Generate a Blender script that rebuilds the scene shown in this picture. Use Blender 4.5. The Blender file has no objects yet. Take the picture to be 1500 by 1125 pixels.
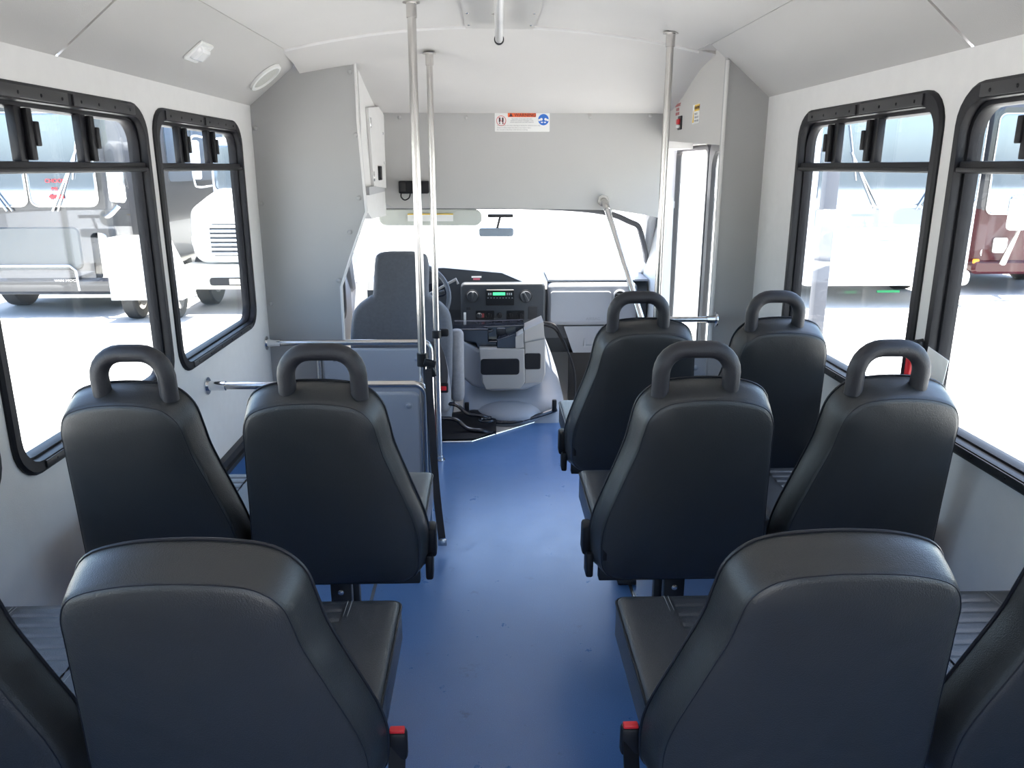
import bpy, bmesh, math, random
from mathutils import Vector, Matrix
random.seed(4)
SC = bpy.context.scene
COL = SC.collection
# ------------------------------------------------------------------ camera
F_PX, VX, VY = 1150.0, 714.0, 244.0
TH = math.atan((562.5 - VY) / F_PX)
YAW = math.atan((750 - VX) / (F_PX / math.cos(TH)))
EYE = Vector((0, 0, 1.54))
FW = Vector((math.sin(YAW) * math.cos(TH), math.cos(YAW) * math.cos(TH), -math.sin(TH)))
RT = Vector((math.cos(YAW), -math.sin(YAW), 0))
UP = RT.cross(FW)
cam = bpy.data.cameras.new('camera'); cam.sensor_width = 36; cam.lens = F_PX / 1500 * 36
cam.clip_start = 0.02; cam.clip_end = 500
co = bpy.data.objects.new('camera', cam); COL.objects.link(co)
co.matrix_world = Matrix(((RT.x, UP.x, -FW.x, EYE.x), (RT.y, UP.y, -FW.y, EYE.y), (RT.z, UP.z, -FW.z, EYE.z), (0, 0, 0, 1)))
SC.camera = co
# ------------------------------------------------------------------ light
W = bpy.data.worlds.new('world'); SC.world = W; W.use_nodes = True
nt = W.node_tree; nt.nodes.clear()
sky = nt.nodes.new('ShaderNodeTexSky'); sky.sky_type = 'NISHITA'; sky.sun_disc = False
sky.sun_elevation = math.radians(80); sky.sun_rotation = math.radians(25); sky.dust_density = 2.0; sky.air_density = 1.0; sky.altitude = 100
bg = nt.nodes.new('ShaderNodeBackground'); bg.inputs['Strength'].default_value = 0.34
wo = nt.nodes.new('ShaderNodeOutputWorld')
nt.links.new(sky.outputs[0], bg.inputs[0]); nt.links.new(bg.outputs[0], wo.inputs[0])
sun = bpy.data.lights.new('sun', 'SUN'); sun.energy = 12.0; sun.angle = 0.009; sun.color = (1, 0.925, 0.83)
so = bpy.data.objects.new('sun', sun); COL.objects.link(so)
so.rotation_euler = Vector((0.10, 0.05, 1.0)).to_track_quat('Z', 'Y').to_euler()
SC.view_settings.view_transform = 'Standard'; SC.view_settings.look = 'None'
SC.view_settings.gamma = 1; SC.view_settings.use_curve_mapping = False
SC.view_settings.exposure = 1.72
SC.cycles.max_bounces = 10; SC.cycles.diffuse_bounces = 6; SC.cycles.transparent_max_bounces = 24
SC.cycles.caustics_reflective = False; SC.cycles.caustics_refractive = False

def portal(name, loc, sx, sy, d):
    l = bpy.data.lights.new(name, 'AREA'); l.shape = 'RECTANGLE'; l.size = sx; l.size_y = sy
    l.cycles.is_portal = True
    o = bpy.data.objects.new(name, l); COL.objects.link(o); o.location = loc
    o.rotation_euler = (-Vector(d)).to_track_quat('Z', 'Y').to_euler()

def ray(px, py): return FW + RT * ((px - 750) / F_PX) - UP * ((py - 562.5) / F_PX)
def PY(px, py, Y): r = ray(px, py); return EYE + r * (Y / r.y)
def PX(px, py, X): r = ray(px, py); return EYE + r * (X / r.x)
def PZ(px, py, Z): r = ray(px, py); return EYE + r * ((Z - EYE.z) / r.z)
# ------------------------------------------------------------------ materials
MATS = {}
def mat(name, col, rough=0.5, metal=0.0, noise=0.0, nscale=20, bump=0.0, bscale=200, emit=None, es=1.0, coat=0.0, spec=0.5, trans=0.0):
    if name in MATS: return MATS[name]
    m = bpy.data.materials.new(name); m.use_nodes = True; t = m.node_tree; b = t.nodes['Principled BSDF']
    b.inputs['Base Color'].default_value = (*col, 1); b.inputs['Roughness'].default_value = rough; b.inputs['Metallic'].default_value = metal
    b.inputs['Coat Weight'].default_value = coat; b.inputs['Specular IOR Level'].default_value = spec
    b.inputs['Transmission Weight'].default_value = trans
    tc = t.nodes.new('ShaderNodeTexCoord')
    if noise:
        n = t.nodes.new('ShaderNodeTexNoise'); n.inputs['Scale'].default_value = nscale; n.inputs['Detail'].default_value = 6
        t.links.new(tc.outputs['Object'], n.inputs['Vector'])
        r = t.nodes.new('ShaderNodeValToRGB')
        r.color_ramp.elements[0].position = 0.3; r.color_ramp.elements[1].position = 0.7
        r.color_ramp.elements[0].color = (*[c * (1 - noise) for c in col], 1); r.color_ramp.elements[1].color = (*[min(1, c * (1 + noise)) for c in col], 1)
        t.links.new(n.outputs['Fac'], r.inputs['Fac']); t.links.new(r.outputs['Color'], b.inputs['Base Color'])
    if bump:
        n = t.nodes.new('ShaderNodeTexNoise'); n.inputs['Scale'].default_value = bscale; n.inputs['Detail'].default_value = 3
        t.links.new(tc.outputs['Object'], n.inputs['Vector'])
        bp = t.nodes.new('ShaderNodeBump'); bp.inputs['Strength'].default_value = bump; bp.inputs['Distance'].default_value = 0.002
        t.links.new(n.outputs['Fac'], bp.inputs['Height']); t.links.new(bp.outputs['Normal'], b.inputs['Normal'])
    if emit:
        b.inputs['Emission Color'].default_value = (*emit, 1); b.inputs['Emission Strength'].default_value = es
    MATS[name] = m; return m
def glassmat(name, tint, refl=0.9):
    m = bpy.data.materials.new(name); m.use_nodes = True; t = m.node_tree; t.nodes.clear()
    o = t.nodes.new('ShaderNodeOutputMaterial'); mx = t.nodes.new('ShaderNodeMixShader'); tr = t.nodes.new('ShaderNodeBsdfTransparent'); g = t.nodes.new('ShaderNodeBsdfGlossy')
    lw = t.nodes.new('ShaderNodeLayerWeight'); lw.inputs['Blend'].default_value = 0.5
    pw = t.nodes.new('ShaderNodeMath'); pw.operation = 'POWER'; pw.inputs[1].default_value = 5.0
    fr = t.nodes.new('ShaderNodeMath'); fr.operation = 'MULTIPLY_ADD'; fr.inputs[1].default_value = 0.75; fr.inputs[2].default_value = 0.03
    t.links.new(lw.outputs['Facing'], pw.inputs[0]); t.links.new(pw.outputs[0], fr.inputs[0])
    tr.inputs[0].default_value = (*tint, 1); g.inputs['Roughness'].default_value = 0.02; g.inputs[0].default_value = (refl, refl, refl, 1)
    t.links.new(fr.outputs[0], mx.inputs[0]); t.links.new(tr.outputs[0], mx.inputs[1]); t.links.new(g.outputs[0], mx.inputs[2]); t.links.new(mx.outputs[0], o.inputs[0])
    MATS[name] = m; return m
M_wall = mat('wall_vinyl_light', (0.67, 0.66, 0.65), 0.55, bump=0.25, bscale=350, noise=0.02)
M_cove = mat('cove_panel_vinyl', (0.53, 0.515, 0.495), 0.6, bump=0.3, bscale=300)
M_ceil = mat('ceiling_vinyl', (0.60, 0.58, 0.56), 0.6, bump=0.3, bscale=300, noise=0.02, nscale=3)
M_bulk = mat('bulkhead_grey_vinyl', (0.37, 0.37, 0.365), 0.5, bump=0.4, bscale=400)
M_part = mat('partition_grey_vinyl', (0.33, 0.35, 0.38), 0.45, bump=0.4, bscale=400)
M_frame = mat('window_frame_black', (0.008, 0.008, 0.011), 0.45, bump=0.1, spec=0.3)
M_frameg = mat('window_clamp_grey', (0.035, 0.035, 0.038), 0.4, 0.2, spec=0.35)
M_glass = glassmat('window_glass', (0.90, 0.93, 0.93))
M_vinyl = mat('seat_vinyl', (0.029, 0.030, 0.031), 0.30, bump=0.35, bscale=500, noise=0.06, nscale=4)
M_vinylc = mat('cushion_vinyl', (0.030, 0.033, 0.038), 0.33, bump=0.35, bscale=500)
t = M_vinyl.node_tree; _b = t.nodes['Principled BSDF']; _bp = [n for n in t.nodes if n.type == 'BUMP'][0]
_n = t.nodes.new('ShaderNodeTexNoise'); _n.inputs['Scale'].default_value = 5.5; _n.inputs['Detail'].default_value = 1.5; _n.inputs['Distortion'].default_value = 0.6
_tc = t.nodes.new('ShaderNodeTexCoord'); t.links.new(_tc.outputs['Object'], _n.inputs['Vector'])
_b2 = t.nodes.new('ShaderNodeBump'); _b2.inputs['Strength'].default_value = 0.6; _b2.inputs['Distance'].default_value = 0.012
t.links.new(_n.outputs['Fac'], _b2.inputs['Height']); t.links.new(_bp.outputs['Normal'], _b2.inputs['Normal']); t.links.new(_b2.outputs['Normal'], _b.inputs['Normal'])
M_pipe = mat('seat_piping', (0.010, 0.011, 0.016), 0.4)
M_stitch = mat('stitch_thread', (0.20, 0.21, 0.21), 0.6)
M_rubber = mat('grab_rubber', (0.016, 0.016, 0.021), 0.5, bump=0.3, bscale=300)
M_steel = mat('stainless_steel', (0.60, 0.58, 0.56), 0.24, 1.0)
M_chrome = mat('polished_chrome', (0.75, 0.75, 0.76), 0.10, 1.0)
M_black = mat('black_plastic', (0.007, 0.007, 0.009), 0.48, spec=0.3)
M_blackg = mat('glossy_black_plastic', (0.014, 0.016, 0.024), 0.12)
M_metalblk = mat('black_painted_steel', (0.012, 0.012, 0.014), 0.45)
M_red = mat('red_release_plastic', (0.65, 0.02, 0.03), 0.35)
M_fab = mat('driver_seat_fabric', (0.115, 0.125, 0.145), 0.85, bump=0.6, bscale=300, noise=0.08, nscale=60)
M_fabl = mat('driver_bolster_fabric', (0.27, 0.27, 0.285), 0.85, bump=0.6, bscale=300, noise=0.08, nscale=60)
M_dashd = mat('dash_dark_plastic', (0.035, 0.04, 0.048), 0.5, bump=0.3, bscale=300)
M_dashl = mat('dash_light_plastic', (0.30, 0.31, 0.34), 0.5, bump=0.3, bscale=300)
M_cover = mat('engine_cover_grey', (0.25, 0.265, 0.30), 0.42, bump=0.2, bscale=200)
M_taupe = mat('console_taupe_plastic', (0.30, 0.29, 0.28), 0.45, bump=0.1)
M_white = mat('white_plastic', (0.8, 0.8, 0.78), 0.35)
M_lens = mat('lamp_lens', (0.85, 0.85, 0.85), 0.15, coat=0.5)
M_spk = mat('speaker_grille', (0.50, 0.50, 0.46), 0.6, noise=0.25, nscale=900)
M_label = mat('label_white', (0.82, 0.82, 0.80), 0.4)
M_orange = mat('label_orange', (0.85, 0.13, 0.03), 0.4)
M_blue = mat('label_blue', (0.02, 0.14, 0.55), 0.4)
M_yellow = mat('label_yellow', (0.80, 0.52, 0.02), 0.4)
M_ink = mat('label_ink', (0.30, 0.30, 0.32), 0.5)
M_dark = mat('label_dark_ink', (0.06, 0.02, 0.03), 0.5)
M_strap = mat('belt_webbing', (0.02, 0.02, 0.025), 0.8, bump=0.5, bscale=600)
M_strapg = mat('belt_webbing_grey', (0.10, 0.095, 0.095), 0.7, bump=0.5, bscale=600)
M_bpaint = mat('coach_black_paint', (0.028, 0.028, 0.032), 0.18, coat=0.6)
M_bside = mat('coach_charcoal_paint', (0.045, 0.045, 0.05), 0.25, coat=0.4)
M_wpaint = mat('coach_white_paint', (0.80, 0.80, 0.80), 0.2, coat=0.5)
M_rpaint = mat('coach_maroon_paint', (0.05, 0.0025, 0.005), 0.25, coat=0.1)
M_vglass = mat('vehicle_glass', (0.24, 0.29, 0.36), 0.04, 0.75, spec=1.0)
M_tyre = mat('tyre_rubber', (0.02, 0.02, 0.02), 0.7)
M_amber = mat('amber_marker_lens', (0.9, 0.25, 0.02), 0.3, emit=(1, 0.3, 0.02), es=0.3)
M_display = mat('radio_display', (0.05, 0.4, 0.15), 0.3, emit=(0.08, 0.9, 0.32), es=0.45)
# floor: blue sheet vinyl with flecks, scuffs and dust
M_floor = mat('blue_floor_vinyl', (0.10, 0.15, 0.235), 0.38, spec=0.7, coat=0.45)
M_floor.node_tree.nodes['Principled BSDF'].inputs['Coat Roughness'].default_value = 0.22
t = M_floor.node_tree; b = t.nodes['Principled BSDF']; tc = t.nodes.new('ShaderNodeTexCoord')
def nd(kind, **k):
    n = t.nodes.new(kind)
    for a, v in k.items():
        if a in n.inputs: n.inputs[a].default_value = v
    return n
n1 = nd('ShaderNodeTexNoise', Scale=2.3, Detail=5.0); n2 = nd('ShaderNodeTexNoise', Scale=420.0, Detail=2.0); n3 = nd('ShaderNodeTexNoise', Scale=9.0, Detail=8.0, Roughness=0.7)
vo = nd('ShaderNodeTexVoronoi', Scale=55.0)
for n in (n1, n2, n3, vo): t.links.new(tc.outputs['Object'], n.inputs['Vector'])
def ramp(src, p0, c0, p1, c1):
    r = t.nodes.new('ShaderNodeValToRGB'); e = r.color_ramp.elements
    e[0].position = p0; e[0].color = (*c0, 1); e[1].position = p1; e[1].color = (*c1, 1); t.links.new(src, r.inputs[0]); return r.outputs[0]
def mix(a, bb, f, mode='MIX'):
    m = t.nodes.new('ShaderNodeMix'); m.data_type = 'RGBA'; m.blend_type = mode
    if isinstance(f, float): m.inputs[0].default_value = f
    else: t.links.new(f, m.inputs[0])
    t.links.new(a, m.inputs[6]); t.links.new(bb, m.inputs[7]); return m.outputs[2]
base = ramp(n1.outputs['Fac'], 0.3, (0.042, 0.125, 0.30), 0.7, (0.060, 0.155, 0.36))
fl = ramp(n2.outputs['Fac'], 0.35, (0.80, 0.80, 0.80), 0.7, (1.15, 1.15, 1.15))
c1 = mix(base, fl, 1.0, 'MULTIPLY')
sc_ = ramp(n3.outputs['Fac'], 0.30, (0.55, 0.55, 0.55), 0.38, (1, 1, 1))
c2 = mix(c1, sc_, 0.8, 'MULTIPLY')
sp = ramp(vo.outputs['Distance'], 0.03, (0.30, 0.36, 0.44), 0.06, (0, 0, 0))
c3 = mix(c2, sp, 0.35, 'ADD')
t.links.new(c3, b.inputs['Base Color'])
rr = ramp(n3.outputs['Fac'], 0.3, (0.38, 0.38, 0.38), 0.7, (0.26, 0.26, 0.26)); t.links.new(rr, b.inputs['Roughness'])
bp = nd('ShaderNodeBump', Strength=0.15, Distance=0.001); t.links.new(n2.outputs['Fac'], bp.inputs['Height']); t.links.new(bp.outputs['Normal'], b.inputs['Normal'])
M_ground = mat('pale_concrete', (0.44, 0.43, 0.415), 0.9, noise=0.06, nscale=0.6)
# ------------------------------------------------------------------ geometry helpers
ORG = {}
def link(name, bm, m, parent=None, sharp=0.55):
    if parent is not None:
        o0 = ORG.get(parent, Vector((0, 0, 0))); bmesh.ops.translate(bm, verts=bm.verts, vec=-o0)
    bmesh.ops.recalc_face_normals(bm, faces=bm.faces)
    for f in bm.faces: f.smooth = len(f.verts) <= 12
    for e in bm.edges:
        if len(e.link_faces) == 2 and e.calc_face_angle(0) > sharp: e.smooth = False
    me = bpy.data.meshes.new(name); bm.to_mesh(me); bm.free(); me.materials.append(m)
    o = bpy.data.objects.new(name, me); COL.objects.link(o)
    if parent is not None: o.parent = parent; ORG[o] = ORG.get(parent, Vector((0, 0, 0)))
    return o
def tag(o, label=None, cat=None, group=None, kind=None):
    if label: o['label'] = label
    if cat: o['category'] = cat
    if group: o['group'] = group
    if kind: o['kind'] = kind
    return o
def thing(name, label, cat, loc=(0, 0, 0), group=None):
    o = bpy.data.objects.new(name, None); COL.objects.link(o); o.location = loc; o.empty_display_size = 0.05
    ORG[o] = Vector(loc); return tag(o, label, cat, group)
def struct(name, bm, m): o = link(name, bm, m); o['kind'] = 'structure'; return o
def B(): return bmesh.new()
def box(bm, c, s, bev=0.0, rot=None, seg=2):
    tmp = bmesh.new(); bmesh.ops.create_cube(tmp, size=1); bmesh.ops.scale(tmp, vec=Vector(s), verts=tmp.verts)
    if bev > 0: bmesh.ops.bevel(tmp, geom=tmp.edges[:], offset=min(bev, min(s) * 0.49), segments=seg, profile=0.5, affect='EDGES')
    if rot is not None: bmesh.ops.transform(tmp, matrix=rot.to_4x4(), verts=tmp.verts)
    bmesh.ops.translate(tmp, vec=Vector(c), verts=tmp.verts); add(bm, tmp); return bm
def add(bm, tmp):
    me = bpy.data.meshes.new('t'); tmp.to_mesh(me); tmp.free(); bm.from_mesh(me); bpy.data.meshes.remove(me)
def bx(p0, p1, bev=0.0):
    p0 = Vector(p0); p1 = Vector(p1); s = Vector([abs(a - b2) for a, b2 in zip(p0, p1)]); return box(B(), (p0 + p1) / 2, s, bev)
def frames(pts, closed=False):
    n = len(pts); T = []
    for i in range(n):
        a = pts[(i - 1) % n] if (closed or i > 0) else pts[i]; c = pts[(i + 1) % n] if (closed or i < n - 1) else pts[i]
        T.append((c - a).normalized())
    u = T[0].orthogonal().normalized(); out = []
    for i in range(n):
        u = (u - T[i] * u.dot(T[i])); u = u.normalized() if u.length > 1e-6 else T[i].orthogonal().normalized()
        out.append((T[i], u, T[i].cross(u)))
    return out
def tube(bm, pts, r, seg=12, closed=False, caps=True, sx=1.0):
    pts = [Vector(p) for p in pts]; fr = frames(pts, closed); rings = []
    for i, (p, (T, u, v)) in enumerate(zip(pts, fr)):
        rr_ = r[i] if isinstance(r, (list, tuple)) else r
        rings.append([bm.verts.new(p + (u * math.cos(a) * sx + v * math.sin(a)) * rr_) for a in [2 * math.pi * k / seg for k in range(seg)]])
    m = len(rings)
    for i in range(m if closed else m - 1):
        a, c = rings[i], rings[(i + 1) % m]
        for k in range(seg): bm.faces.new((a[k], a[(k + 1) % seg], c[(k + 1) % seg], c[k]))
    if caps and not closed: bm.faces.new(rings[0][::-1]); bm.faces.new(rings[-1])
    return bm
def disc(bm, c, n, r, h, seg=24, r2=None):
    n = Vector(n).normalized(); c = Vector(c); return tube(bm, [c, c + n * h], [r, r if r2 is None else r2], seg)
def cap(bm, c, n, r, h, seg=16):   # domed cap
    n = Vector(n).normalized(); c = Vector(c); pts = []; rs = []
    for k in range(5): a = k / 4 * math.pi / 2 * 0.97; pts.append(c + n * h * math.sin(a)); rs.append(r * math.cos(a))
    return tube(bm, pts, rs, seg)
def smoothpath(ctrl, n=6, closed=False):
    P = [Vector(p) for p in ctrl]; out = []; L = len(P)
    for i in range(L if closed else L - 1):
        if closed: p0, p1, p2, p3 = P[(i - 1) % L], P[i], P[(i + 1) % L], P[(i + 2) % L]
        else: p0, p1, p2, p3 = P[max(i - 1, 0)], P[i], P[i + 1], P[min(i + 2, L - 1)]
        for k in range(n):
            s = k / n
            out.append(0.5 * ((2 * p1) + (-p0 + p2) * s + (2 * p0 - 5 * p1 + 4 * p2 - p3) * s * s + (-p0 + 3 * p1 - 3 * p2 + p3) * s ** 3))
    if not closed: out.append(P[-1])
    return out
def rrect(x0, y0, x1, y1, r, k=6):
    out = []
    for cx, cy, a0 in ((x1 - r, y1 - r, 0), (x0 + r, y1 - r, 90), (x0 + r, y0 + r, 180), (x1 - r, y0 + r, 270)):
        for i in range(k + 1): a = math.radians(a0 + 90 * i / k); out.append(Vector((cx + r * math.cos(a), cy + r * math.sin(a))))
    return out
def inset(pts, d):
    n = len(pts); out = []
    for i in range(n):
        a = pts[i - 1]; c = pts[(i + 1) % n]; tt = (c - a)
        if tt.length < 1e-9: out.append(pts[i].copy()); continue
        tt.normalize(); nn = Vector((-tt.y, tt.x)); out.append(pts[i] + nn * d)
    return out
def slab(bm, outline, layers, fn, star=False):
    """outline: CCW 2-D loop; layers: list of (inset, depth); fn(u,v,w)->3-D"""
    outline = [Vector((p[0], p[1])) for p in outline]; rings = []
    for d, w in layers:
        rings.append([bm.verts.new(fn(p.x, p.y, w)) for p in inset(outline, d)])
    n = len(outline)
    for a, c in zip(rings, rings[1:]):
        for k in range(n): bm.faces.new((a[k], a[(k + 1) % n], c[(k + 1) % n], c[k]))
    for rg, rev, sgn in ((rings[0], True, -1), (rings[-1], False, 1)):
        if not star: bm.faces.new(rg[::-1] if rev else rg); continue
        c = sum((v.co for v in rg), Vector()) / n; nrm = (rings[-1][0].co - rings[0][0].co); nrm = Vector((0, nrm.y, 0)).normalized() * sgn if abs(nrm.y) > abs(nrm.z) else Vector((0, 0, nrm.z)).normalized() * sgn
        prev = rg
        for q, dm in ((0.93, 0.002), (0.8, 0.004), (0.6, 0.006), (0.35, 0.0075)):
            cur = [bm.verts.new(c + (v.co - c) * q + nrm * dm * star) for v in rg]
            for k in range(n): bm.faces.new((prev[k], prev[(k + 1) % n], cur[(k + 1) % n], cur[k]))
            prev = cur
        cv = bm.verts.new(c + nrm * 0.008 * star)
        for k in range(n): bm.faces.new((prev[k], prev[(k + 1) % n], cv))
    return bm
def rnd(th, r, k=4, r2=None):
    r2 = r if r2 is None else r2; L = []
    for i in range(k + 1): a = i / k * math.pi / 2; L.append((r - r * math.sin(a), r - r * math.cos(a)))
    for i in range(k + 1): a = i / k * math.pi / 2; L.append((r2 - r2 * math.cos(a), th - r2 + r2 * math.sin(a)))
    return [(r + 0.003, 0.0)] + L + [(r2 + 0.003, th)]
def plate_fn(o, u, v, w):
    o, u, v, w = Vector(o), Vector(u), Vector(v), Vector(w); return lambda a, b2, c: o + u * a + v * b2 + w * c
def ringwall(bm, hole, rect, fn, th):
    """panel between a rounded hole loop (from rrect) and the rectangle rect, with thickness"""
    x0, y0, x1, y1 = rect; n = len(hole); k = n // 4; out = []
    hx0 = min(p.x for p in hole); hx1 = max(p.x for p in hole); hy0 = min(p.y for p in hole); hy1 = max(p.y for p in hole)
    for q in range(4):
        seg = hole[q * k:(q + 1) * k]; a, b2 = seg[0], seg[-1]
        cr = ((x1, y1), (x0, y1), (x0, y0), (x1, y0))[q]
        if q == 0: fa, fb = (x1, a.y), (b2.x, y1)
        elif q == 1: fa, fb = (a.x, y1), (x0, b2.y)
        elif q == 2: fa, fb = (x0, a.y), (b2.x, y0)
        else: fa, fb = (a.x, y0), (x1, b2.y)
        for i in range(k):
            s = i / (k - 1)
            if s < 0.5: tt = s * 2; out.append(Vector((fa[0] + (cr[0] - fa[0]) * tt, fa[1] + (cr[1] - fa[1]) * tt)))
            else: tt = (s - 0.5) * 2; out.append(Vector((cr[0] + (fb[0] - cr[0]) * tt, cr[1] + (fb[1] - cr[1]) * tt)))
    L = [[bm.verts.new(fn(p.x, p.y, w)) for p in loop] for loop, w in ((out, 0), (hole, 0), (hole, th), (out, th))]
    for a, c in ((0, 1), (1, 2), (2, 3), (3, 0)):
        for i in range(n): bm.faces.new((L[a][i], L[a][(i + 1) % n], L[c][(i + 1) % n], L[c][i]))
    return bm
def ringtube(bm, loops, fn):
    """closed band through several equal-length loops: [(pts2d, w)]"""
    L = [[bm.verts.new(fn(p.x, p.y, w)) for p in pts] for pts, w in loops]; n = len(L[0])
    for i in range(len(L)):
        a, c = L[i], L[(i + 1) % len(L)]
        for k in range(n): bm.faces.new((a[k], a[(k + 1) % n], c[(k + 1) % n], c[k]))
    return bm
def poly(bm, pts, vec):
    a = [bm.verts.new(Vector(p)) for p in pts]; c = [bm.verts.new(Vector(p) + Vector(vec)) for p in pts]; n = len(a)
    bm.faces.new(a[::-1]); bm.faces.new(c)
    for i in range(n): bm.faces.new((a[i], a[(i + 1) % n], c[(i + 1) % n], c[i]))
    return bm
def text_bm(s, size, o, u, v, depth=0.0006, align='CENTER', sx=1.0):
    cu = bpy.data.curves.new('t', 'FONT'); cu.body = s; cu.size = size; cu.align_x = align; cu.align_y = 'CENTER'; cu.extrude = depth
    ob = bpy.data.objects.new('t', cu); COL.objects.link(ob); dg = bpy.context.evaluated_depsgraph_get()
    me = bpy.data.meshes.new_from_object(ob.evaluated_get(dg)); bm = B(); bm.from_mesh(me)
    bpy.data.objects.remove(ob); bpy.data.curves.remove(cu); bpy.data.meshes.remove(me)
    u = Vector(u).normalized(); v = Vector(v).normalized(); w = u.cross(v)
    for vt in bm.verts: p = vt.co.copy(); vt.co = Vector(o) + u * p.x * sx + v * p.y + w * p.z
    return bm
def copy_tree(o, parent=None):
    c = o.copy(); COL.objects.link(c); c.parent = parent
    for ch in list(o.children): copy_tree(ch, c)
    return c
XL, XR = -1.15, 1.20
EAVE = 1.825
# ------------------------------------------------------------------ ground
g = B(); poly(g, [(-90, -60, -0.85), (90, -60, -0.85), (90, 120, -0.85), (-90, 120, -0.85)], (0, 0, 0.05)); tag(link('ground', g, M_ground), kind='structure')
# ------------------------------------------------------------------ floor
g = B()
fp = [(XL, -0.85), (XR, -0.85), (XR, 3.53), (0.76, 3.53), (0.76, 4.87), (0.53, 4.87), (-0.105, 4.30), (-0.46, 4.29), (XL, 4.29)]
poly(g, [(x, y, -0.03) for x, y in fp], (0, 0, 0.03)); struct('floor', g, M_floor)
# blue vinyl skirting turned up the walls under the seat rail
for nm, X, d in (('baseboard_left', XL, 1), ('baseboard_right', XR, -1)):
    y1 = 4.07 if d > 0 else 3.50
    g = B(); poly(g, [(X, -0.85, 0), (X + d * 0.045, -0.85, 0), (X + d * 0.012, -0.85, 0.05), (X + d * 0.008, -0.85, 0.262), (X, -0.85, 0.262)], (0, y1 + 0.85, 0)); struct(nm, g, M_floor)
g = B()
poly(g, [(XL, -0.85, 0.265), (XL + 0.03, -0.85, 0.265), (XL + 0.03, -0.85, 0.285), (XL + 0.016, -0.85, 0.29), (XL + 0.016, -0.85, 0.315), (XL + 0.028, -0.85, 0.32), (XL + 0.028, -0.85, 0.335), (XL, -0.85, 0.335)], (0, 4.92, 0)); struct('trim_1', g, M_frameg)
g = B()
poly(g, [(XR, -0.85, 0.265), (XR - 0.03, -0.85, 0.265), (XR - 0.03, -0.85, 0.285), (XR - 0.016, -0.85, 0.29), (XR - 0.016, -0.85, 0.315), (XR - 0.028, -0.85, 0.32), (XR - 0.028, -0.85, 0.335), (XR, -0.85, 0.335)], (0, 4.35, 0)); struct('trim_2', g, M_frameg)
for i, (X, y0, y1) in enumerate(((-0.44, 0.2, 3.1), (0.53, 0.2, 3.1))):   # aluminium edge of the seat track on the floor
    g = bx((X - 0.006, y0, 0), (X + 0.006, y1, 0.004), 0.001); struct('trim_%d' % (3 + i), g, M_steel)
# ------------------------------------------------------------------ side walls with window openings
def sidewall(name, X, side, wins, zb, y1):
    g = B(); th = 0.05
    fn = lambda a, b2, w: Vector((X + side * w, a, b2))
    edges = [-0.85] + [0.5 * (wins[i][1] + wins[i + 1][0]) for i in range(len(wins) - 1)] + [wins[-1][1] + 0.05]
    for i, (a, c) in enumerate(wins):
        hole = rrect(a + 0.018, zb + 0.018, c - 0.018, 1.722, 0.085)
        ringwall(g, hole, (edges[i], 0, edges[i + 1], EAVE), fn, th)
    if y1 > edges[-1]: add(g, bx((X, edges[-1], 0), (X + side * th, y1, EAVE)))
    return struct(name, g, M_wall)
WL = [(-0.20, 0.76), (0.80, 1.76), (1.81, 2.81), (2.865, 3.86)]
WR = [(0.05, 1.02), (1.09, 2.07), (2.13, 3.12)]
sidewall('wall_left', XL, -1, WL, 0.785, 4.12); sidewall('wall_right', XR, 1, WR, 0.83, 3.55)
wn = 0
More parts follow.
